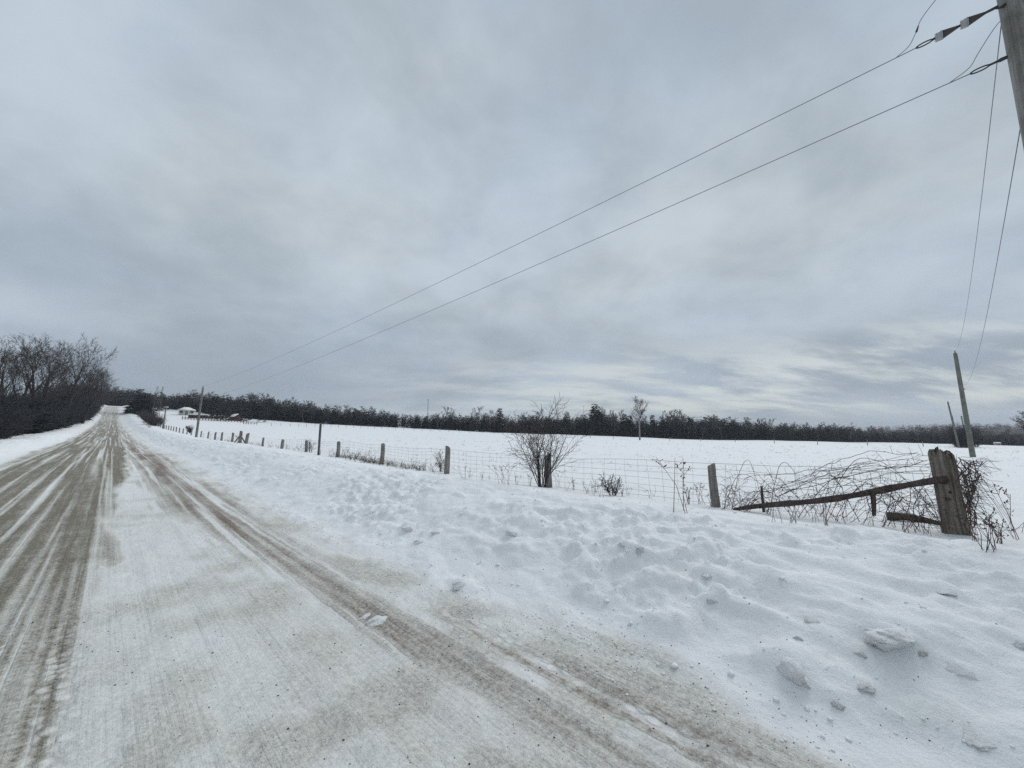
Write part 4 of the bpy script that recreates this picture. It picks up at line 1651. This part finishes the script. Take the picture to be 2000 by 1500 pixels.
# pale van-sized cabin on the far side road
p = at_depth(1945, 215)
o = empty('far_cabin', p, -.6)
tag(o, 'tiny pale red cabin at the forest edge on the far right', 'cabin')
o.scale = (.6, .6, .6)
MB().box((0, 0, 1.0), (3.6, 3, 2.4)).build('wall', M['pink'], o)
MB().hexa([(-2.1, -1.8, 2.2), (2.1, -1.8, 2.2), (2.1, 1.8, 2.2), (-2.1, 1.8, 2.2), (-1.9, -.1, 3.2), (1.9, -.1, 3.2), (1.9, .1, 3.2), (-1.9, .1, 3.2)]).build('roof', M['roof_snow'], o)
MB().box((.5, -1.53, 1.1), (.8, .08, .8)).build('window', M['glass'], o)
# dark thicket at the foot of the field poles
for x, Y, hs in ((1866, 96, 1.0), (1872, 90, 1.25), (1882, 92, 1.35), (1892, 96, 1.2), (1903, 100, .9), (1876, 100, 1.4), (1888, 104, 1.35)):
    p = at_depth(x, Y)
    o = link('dark_thicket', shrub_m[int(x) % 4][0])
    tag(o, 'dark bare thicket around the feet of the field line poles', 'shrub', 'thicket around the field poles')
    o.location = p; o.scale = (hs * .9, hs * .9, hs); o.rotation_euler = (0, 0, x)

# ------------------------------------------------------------------ bushes, vines and weeds by the fence
def stem_bush(name, px, py, h, spread, nst, label, cat, seed, mat, lev=2, r=.012, rmin=.0035):
    p = foot(px, py)
    r2 = np.random.default_rng(seed)
    P = dict(n=[7, 5, 4], k=[8, 5], wig=.10, up=[.03, .02, .01], tap=.8, rmin=rmin, start=[.15, .1], ang=[(18, 50), (25, 60)], len=[.42, .5], short=[.3, .3])
    o = empty(name, p)
    tag(o, label, cat)
    for k in range(nst):
        out = []
        a = r2.uniform(0, 6.28); lean = abs(r2.normal(0, spread))
        d = np.array([cos(a) * lean, sin(a) * lean * .7, 1.]); d /= np.linalg.norm(d)
        grow(r2, out, np.array([cos(a) * .06, sin(a) * .06, -.08]), d, h * r2.uniform(.5, .88), r * r2.uniform(.7, 1.2), 0, P)
        v, q = tube_arrays(np.array(out), 4)
        link('stem', raw_mesh('stem', v, q), mat, o)
    return o


stem_bush('bare_bush', 1058, 951, 2.75, .27, 18, 'large bare bush growing round the third fence post', 'bush', 701, M['twig'], r=.013, rmin=.0034)
stem_bush('bare_bush', 1198, 968, .62, .5, 9, 'small bare bush in front of the wire between the log post and the large bush', 'bush', 702, M['twig'], r=.008)
stem_bush('bare_bush', 607, 884, 1.05, .25, 6, 'thin upright shrub beside the fence left of the steel post', 'bush', 703, M['twig'], r=.012)
stem_bush('bare_bush', 862, 921, .95, .35, 6, 'spindly shrub leaning against the fence post right of the grassy gap', 'bush', 704, M['weed'], r=.010)
stem_bush('bare_bush', 371, 846, 1.6, .5, 22, 'round dense bare bush just left of the leaning utility pole', 'bush', 705, M['twig'], r=.03, rmin=.012)
stem_bush('bare_bush', 292, 835, 3.4, .35, 10, 'tall wispy shrub in the far fence by the thin leaning tree', 'bush', 707, M['twig'], r=.03, rmin=.014)


def arc(r2, a, b, hgt, n=14, jit=.02):
    t_ = np.linspace(0, 1, n)
    pts = a[None] * (1 - t_[:, None]) + b[None] * t_[:, None]
    pk = r2.uniform(.35, .65)
    sh = np.where(t_ < pk, np.sin(t_ / pk * pi / 2), np.cos((t_ - pk) / (1 - pk) * pi / 2))
    pts[:, 2] += hgt * sh
    k = r2.normal(0, jit, (n, 3)); k = np.cumsum(k, 0) * .5
    k -= k[-1:] * t_[:, None]
    return pts + k


def vine_tangle():
    r2 = np.random.default_rng(720)
    o = empty('vine_tangle', at(1.1, 8.9))
    tag(o, 'tangle of arching bare brambles over the fallen rail beside the corner post', 'brambles')
    O = np.array(o.location)
    tw = []
    for k in range(72):
        s0 = r2.uniform(-.55, 2.35) if r2.uniform() < .85 else r2.uniform(2.2, 2.6)
        ds = r2.uniform(.3, 1.3) * r2.choice([-1, 1])
        s1 = float(np.clip(s0 + ds, -.5, 2.5))
        w0, w1 = 8.9 + r2.normal(0, .18), 8.9 + r2.normal(0, .22)
        dense = np.interp(s0, [-.6, 0, .9, 1.8, 2.5], [.75, .95, 1.0, .75, .45])
        a = at(s0, w0); b_ = at(s1, w1)
        if r2.uniform() < .55:
            b_[2] += r2.uniform(.15, .75) * dense
        if r2.uniform() < .25:
            a[2] += r2.uniform(.2, .6) * dense
        top = max(.10, r2.uniform(.22, .86) * dense - max(a[2] - O[2], b_[2] - O[2], 0) * .5)
        pts = arc(r2, a, b_, top, 16, .034)
        rr = r2.uniform(.0028, .0058)
        MB().path(pts - O, np.linspace(rr, rr * .5, 16), 5).build('cane', M['vine'], o, True)
        for j in range(r2.integers(3, 9)):
            i = r2.integers(2, 15)
            d = rnd_dir(r2, pts[i] - pts[i - 1], radians(r2.uniform(30, 80)))
            d[2] += .25
            ln = r2.uniform(.06, .28)
            m_ = pts[i] + d * ln * .5 + r2.normal(0, .012, 3)
            e = pts[i] + d * ln + r2.normal(0, .03, 3)
            tw.append((*(pts[i] - O), *(m_ - O), .003, .0026)); tw.append((*(m_ - O), *(e - O), .0026, .0018))
            if r2.uniform() < .4:
                e2 = m_ + rnd_dir(r2, d, .8) * ln * .5
                tw.append((*(m_ - O), *(e2 - O), .0024, .0016))
    # long canes that sweep away from the head of the corner post
    for k in range(10):
        s0 = r2.uniform(-.55, -.25); s1 = r2.uniform(.8, 2.0)
        a = at(s0, 9.0 + r2.normal(0, .08), r2.uniform(.75, 1.2)); b_ = at(s1, 8.9 + r2.normal(0, .2), r2.uniform(.25, .75))
        pts = arc(r2, a, b_, r2.uniform(.02, .20), 18, .045)
        rr = r2.uniform(.003, .006)
        MB().path(pts - O, np.linspace(rr * .6, rr, 18), 5).build('cane', M['vine'], o, True)
        for j in range(9):
            i = r2.integers(1, 17)
            e = pts[i] + r2.normal(0, .07, 3) + np.array([0, 0, .05])
            tw.append((*(pts[i] - O), *(e - O), .003, .0018))
    # the one high loop over the log post end
    for s0, s1, hh in ((2.35, 1.85, .95), (1.7, 1.15, .92), (2.5, 1.6, .72), (.9, -.45, 1.05), (1.3, -.5, .98)):
        pts = arc(r2, at(s0, 8.8), at(s1, 8.9, .25), hh - .1, 18, .015)
        MB().path(pts - O, np.linspace(.0055, .003, 18), 5).build('cane', M['vine'], o, True)
    v, q = tube_arrays(np.array(tw), 3)
    link('twig', raw_mesh('twig', v, q), M['vine'], o)['kind'] = 'stuff'


def post_vine():
    r2 = np.random.default_rng(730)
    o = empty('climbing_vine', pc)
    tag(o, 'dry vine draped over the right side of the thick corner post', 'vine')
    tw = []
    for k in range(30):
        a0 = radians(r2.uniform(-105, 35)); z0 = r2.uniform(.0, .5)
        pts = []
        a = a0; z = z0
        R_ = .19
        for i in range(14):
            pts.append((cos(a) * R_, sin(a) * R_, z))
            a += r2.normal(0, .22); z += r2.uniform(.02, .11); R_ = max(.165, R_ + r2.normal(.008, .018))
            if z > 1.12:
                z -= .1; R_ += .03
            if a > .7 or a < -1.95:
                a -= .4 * np.sign(a)
        MB().path(np.array(pts), r2.uniform(.003, .0065), 4).build('cane', M['vine'], o, True)
        for j in range(8):
            i = r2.integers(3, 14)
            q0 = np.array(pts[i]); out = np.array([q0[0], q0[1], 0]); out /= np.linalg.norm(out)
            ln = r2.uniform(.05, .22)
            e = q0 + out * ln * r2.uniform(.3, 1) + r2.normal(0, .07, 3) + np.array([0, 0, -.10 * ln * 3])
            tw.append((*q0, *((q0 + e) / 2 + r2.normal(0, .02, 3)), .0028, .0024)); tw.append((*tw[-1][3:6], *e, .0024, .0016))
    # long sprays that hang out to the right
    for k in range(6):
        a = np.array([.2, -.05, r2.uniform(.55, 1.1)]); b_ = np.array([r2.uniform(.4, 1.0), r2.uniform(-.3, .3), r2.uniform(-.05, .75)])
        pts = arc(r2, a, b_, r2.uniform(.02, .22), 10, .02)
        MB().path(pts, np.linspace(.004, .002, 10), 4).build('cane', M['vine'], o, True)
        for j in range(5):
            i = r2.integers(3, 10)
            e = pts[i] + r2.normal(0, .08, 3)
            tw.append((*pts[i], *e, .0024, .0015))
    v, q = tube_arrays(np.array(tw), 3)
    link('twig', raw_mesh('twig', v, q), M['twig'], o)['kind'] = 'stuff'


vine_tangle(); post_vine()


def weed_mesh(seed, h, n, lean=.3, heads=True):
    r2 = np.random.default_rng(seed)
    m_ = MB(); hd = []
    for k in range(n):
        a = r2.uniform(0, 6.28); le = abs(r2.normal(0, lean))
        e = np.array([cos(a) * le, sin(a) * le, 1]) * h * r2.uniform(.5, 1.05)
        bs = np.array([r2.normal(0, .05), r2.normal(0, .05), -.04])
        pts = np.array([bs, bs * .5 + e * .45 + r2.normal(0, .02, 3), e + np.array([cos(a), sin(a), -.3]) * h * .12])
        m_.path(pts, [.0042, .0034, .0022], 4)
        if heads:
            for j in range(r2.integers(2, 7)):
                t_ = r2.uniform(.5, 1)
                q0 = pts[1] * (1 - t_) + pts[2] * t_
                q1 = q0 + r2.normal(0, .045, 3) + np.array([0, 0, .01])
                hd.append((*q0, *q1, .0022, .002)); hd.append((*q1, *(q1 + r2.normal(0, .012, 3) + np.array([0, 0, .012])), .009, .004))
    if hd:
        m_.tubes(hd, 4)
    v, q = m_.arrays()
    return raw_mesh('weed', v, q)


wv = [weed_mesh(740 + i, .42 + .1 * (i % 3), 3 + i % 4, .25 + .1 * (i % 3)) for i in range(8)]
for i, me in enumerate(wv):
    me.materials.append(M['weed_red'] if i == 5 else M['weed'] if i % 2 else M['twig'])
WEEDS = [(1332, 998, 1.25), (1345, 985, 1.0), (1372, 985, .9), (1388, 988, .8), (990, 948, .8), (978, 945, .9), (905, 936, .6), (940, 940, .5), (920, 932, .6),
         (1010, 947, .7), (1120, 957, .8), (1145, 965, .9), (1160, 968, .7), (1175, 972, .8), (1215, 970, .7), (1228, 968, .6), (1090, 953, .8), (1035, 950, .8),
         (830, 920, .8), (845, 922, .9), (810, 917, .9), (780, 913, .8), (760, 911, .7), (740, 909, .9), (728, 907, 1.0), (716, 905, 1.1), (705, 904, 1.2), (694, 902, 1.2),
         (684, 900, 1.3), (676, 898, 1.3), (668, 896, 1.2), (655, 895, .9), (645, 892, .7), (625, 888, .8), (585, 881, 1.2), (575, 880, 1.0), (560, 878, .8), (540, 876, .8),
         (525, 874, .8), (500, 871, .8), (463, 866, 1.4), (445, 864, 1.2), (424, 861, 1.2), (410, 859, 1.0), (396, 856, 1.6),
         (1520, 1020, 1.0), (1550, 1022, .9), (1590, 1020, .8), (1610, 1025, .9), (1640, 1022, .8), (1662, 1018, .7), (1500, 1005, .7), (1460, 998, .6), (1430, 992, .7),
         (1925, 1076, .9), (1936, 1074, .7), (1955, 1062, .9), (1960, 1050, 1.3), (1988, 1040, .8), (1905, 1058, .6), (1815, 1046, .7), (1770, 1040, .7), (1700, 1026, .6)]
for i, (x, y, k) in enumerate(WEEDS):
    p = foot(x, y)
    j = 5 if i in (5, 6, 25, 53) else int(rng.integers(0, 8))
    o = link('dead_weed', wv[j])
    red = j == 5
    tag(o, 'rusty red dead weed poking through the snow by the fence' if red else 'dry brown dead weed poking through the snow by the fence', 'weed',
        'rusty weeds along the fence' if red else 'dead weeds along the fence')
    o.location = p
    kk = k * float(rng.uniform(.85, 1.1))
    o.scale = (kk, kk, kk)
    o.rotation_euler = (0, 0, float(rng.uniform(0, 6.28)))

# low dead grass and bramble litter between the posts: nobody could count it
seg = []
for i in range(330):
    s = rng.uniform(13.5, 22.5) if rng.uniform() < .7 else rng.uniform(-.5, 60)
    w = 9.0 + rng.normal(0, .22)
    p = at(s, w)
    for j in range(rng.integers(2, 5)):
        d = np.array([rng.normal(0, .5), rng.normal(0, .5), 1.]); d /= np.linalg.norm(d)
        ln = rng.uniform(.08, .34)
        m_ = p + d * ln * .6; e = m_ + (d + rng.normal(0, .5, 3)) * ln * .5
        seg.append((*p, *m_, .0035, .003)); seg.append((*m_, *e, .003, .002))
        if rng.uniform() < .5:
            seg.append((*m_, *(m_ + rng.normal(0, .06, 3)), .006, .003))
o = link('fence_litter', raw_mesh('fence_litter', *tube_arrays(np.array(seg), 3)), M['weed'])
tag(o, 'low dead grass and broken stems along the fence foot', kind='stuff')
# tufts showing through the snow of the field
seg = []
for i in range(800):
    Y = 16 * (170 / 16) ** rng.uniform(0, 1)
    x = rng.uniform(560, 1990)
    r = sight(x, 850)
    X = r[0] / r[1] * Y
    s, w = to_road(X, Y)
    if w < 11:
        continue
    p = np.array([X, Y, float(terrain(s, w))])
    big = .6 + (Y / 45)
    for j in range(rng.integers(2, 6)):
        d = np.array([rng.normal(0, .9), rng.normal(0, .9), rng.uniform(.2, 1.)]); d /= np.linalg.norm(d)
        q0 = p + np.array([rng.normal(0, .12), rng.normal(0, .12), -.02])
        ln = rng.uniform(.06, .20) * min(big, 2.0)
        seg.append((*q0, *(q0 + d * ln), .006 * min(big, 2.2), .003))
o = link('field_stubble', raw_mesh('field_stubble', *tube_arrays(np.array(seg), 3)), M['weed'])
tag(o, 'sparse dead grass tufts showing through the field snow', kind='stuff')

# ------------------------------------------------------------------ snow lumps and grit
import bmesh


def lump_mesh(seed):
    bm = bmesh.new()
    bmesh.ops.create_icosphere(bm, subdivisions=4, radius=1)
    v = np.array([x.co[:] for x in bm.verts])
    f = np.array([[x.index for x in p.verts] for p in bm.faces])
    bm.free()
    r2 = np.random.default_rng(seed)
    # cut by a few random planes for broken faces, then roughen
    for k in range(12):
        nrm = r2.normal(0, 1, 3); nrm /= np.linalg.norm(nrm)
        dd = r2.uniform(.42, .85)
        h = v @ nrm
        over = np.maximum(0, h - dd)
        v = v - nrm[None] * (over * .85)[:, None]
    n1 = noise2(v[:, 0] * 2.2 + 5, v[:, 1] * 2.2 + v[:, 2] * 1.7, seed) * .16 + noise2(v[:, 0] * 5, v[:, 2] * 5 + v[:, 1] * 4, seed + 1) * .10 + noise2(v[:, 0] * 11 + v[:, 2] * 7, v[:, 1] * 11, seed + 2) * .05
    v = v * (1 + n1)[:, None]
    return raw_mesh('lump', v, f)


lm = [lump_mesh(800 + i) for i in range(7)]
for me in lm:
    me.materials.append(M['lump'])
for i, (x, y, wpx, flat, lab) in enumerate(LUMPS):
    p = foot(x, y)
    dist = math.hypot(p[0], p[1])
    R = wpx / 750 * p[1] / 2 * .95
    o = link('snow_lump', lm[i % 7])
    o.data = lm[i % 7]
    tag(o, lab or 'small broken lump of ploughed snow half sunk in the roadside bank', 'snow lump', None if lab else 'lumps of snow on the bank')
    o.location = (p[0], p[1], p[2] - R * flat * (.58 if wpx > 30 else .42))
    o.scale = (R * float(rng.uniform(.9, 1.15)), R * float(rng.uniform(.75, 1.0)), R * flat)
    o.rotation_euler = (float(rng.uniform(-.3, .3)), float(rng.uniform(-.3, .3)), float(rng.uniform(0, 6.28)))
# slabs broken off in the wheel track
for (x, y, wpx, fl, lab) in ((742, 1214, 54, .30, 'flat white slab of fresh snow left beside the brown wheel track'), (712, 1206, 30, .4, 'small dirty snow clod at the tip of the slab in the wheel track')):
    p = foot(x, y)
    R = wpx / 750 * p[1] / 2
    o = link('snow_slab', lm[0 if fl < .35 else 4])
    tag(o, lab, 'snow slab')
    o.location = (p[0], p[1], p[2]); o.scale = (R, R * .6, R * fl); o.rotation_euler = (0, 0, TH + .4)

# loose grit and crumbs
def crumbs(n, name, mat, pick, r_lo, r_hi, seed, label):
    r2 = np.random.default_rng(seed)
    octv = np.array([(1, 0, 0), (0, 1, 0), (-1, 0, 0), (0, -1, 0), (0, 0, 1), (0, 0, -1)], float)
    octf = np.array([(0, 1, 4), (1, 2, 4), (2, 3, 4), (3, 0, 4), (1, 0, 5), (2, 1, 5), (3, 2, 5), (0, 3, 5)])
    S, Wv = pick(r2, n)
    X, Y = to_world(S, Wv)
    Z = terrain(S, Wv)
    R = r_lo * (r_hi / r_lo) ** (r2.uniform(0, 1, len(S)) ** 2)
    v = octv[None] * (R[:, None, None] * r2.uniform(.6, 1.2, (len(S), 6, 1)))
    v[:, :, 2] *= .7
    v = v + np.stack([X, Y, Z + R * .2], -1)[:, None]
    q = (np.arange(len(S)) * 6)[:, None, None] + octf[None]
    o = link(name, raw_mesh(name, v.reshape(-1, 3), q.reshape(-1, 3), False), mat)
    tag(o, label, kind='stuff')


def pick_edge(r2, n):
    s = r2.uniform(-3, 18, n) ; w = 3.15 + r2.normal(0, .22, n) + np.abs(r2.normal(0, .25, n)) * (r2.uniform(0, 1, n) < .5)
    keep = fbm(s * .9, w * 1.3, 3, 901) > -.05
    return s[keep], w[keep]


def pick_bank(r2, n):
    return r2.uniform(-3, 22, n), r2.uniform(3.3, 7.4, n)


def pick_road(r2, n):
    s = r2.uniform(0, 11, n) ** 1.0; w = r2.uniform(-2.2, 3.2, n)
    keep = fbm(s * .8, w * 1.1, 3, 905) > 0
    return s[keep], w[keep]


crumbs(2200, 'edge_grit', M['gravel'], pick_edge, .003, .008, 31, 'dark gravel thrown along the foot of the bank')
crumbs(400, 'bank_grit', M['gravel'], pick_bank, .004, .010, 32, 'dark specks of gravel scattered on the snow bank')
crumbs(2600, 'road_grit', M['gravel'], pick_road, .003, .011, 33, 'small gravel lying on the packed road snow')
crumbs(1500, 'snow_crumbs', M['roof_snow'], pick_edge, .006, .022, 34, 'crumbs of broken snow along the road edge')
crumbs(700, 'bank_crumbs', M['roof_snow'], pick_bank, .010, .04, 35, 'crumbs of broken snow on the bank face')


# ------------------------------------------------------------------ labels that tell repeats apart
ORD = ['first', 'second', 'third', 'fourth', 'fifth', 'sixth', 'seventh', 'eighth', 'ninth', 'tenth', 'eleventh', 'twelfth', 'thirteenth', 'fourteenth', 'fifteenth',
       'sixteenth', 'seventeenth', 'eighteenth', 'nineteenth', 'twentieth', 'twenty first', 'twenty second', 'twenty third', 'twenty fourth', 'twenty fifth', 'twenty sixth']
NUM = ['one', 'two', 'three', 'four', 'five', 'six', 'seven', 'eight', 'nine', 'ten', 'eleven', 'twelve', 'thirteen', 'fourteen', 'fifteen', 'sixteen']


def bearing(o):
    return math.atan2(o.location[0], o.location[1])


def members(group):
    return sorted([o for o in scene.objects if o.get('group') == group], key=bearing)


def number(objs, text):
    for k, o in enumerate(objs):
        if k < len(ORD):
            o['label'] = text % ORD[k]


number(members('tall spruces above the forest line'), 'tall pointed spruce above the far forest, %s from the left of the tall spruces')
number(members('tall bare trees above the forest line'), 'tall bare tree above the far forest, %s from the left of those rising highest')
number(members('broad evergreens by the road near the crest'), 'broad dark evergreen beside the road near the crest, %s from the left')
number(members('rusty weeds along the fence'), 'rusty red dead weed at the fence, %s from the left of the red ones')
up_, lo_ = [], []
for o in members('lumps of snow on the bank'):
    (up_ if to_road(o.location[0], o.location[1])[1] > 4.9 else lo_).append(o)
number(up_, 'small broken snow lump on the upper bank near the fence, %s from the left')
number(lo_, 'small broken snow lump on the lower bank near the road, %s from the left')
bays = {}
for o in members('dead weeds along the fence'):
    s_ = to_road(o.location[0], o.location[1])[0]
    bays.setdefault(int(np.searchsorted(post_s, s_)), []).append(o)
for k, objs in bays.items():
    if k == 0:
        number(objs, 'dry brown weed right of the thick corner post, %s from the left')
    elif k < len(NUM):
        number(objs, 'dry brown weed, %s from the left between fence posts ' + NUM[k - 1] + ' and ' + NUM[k])
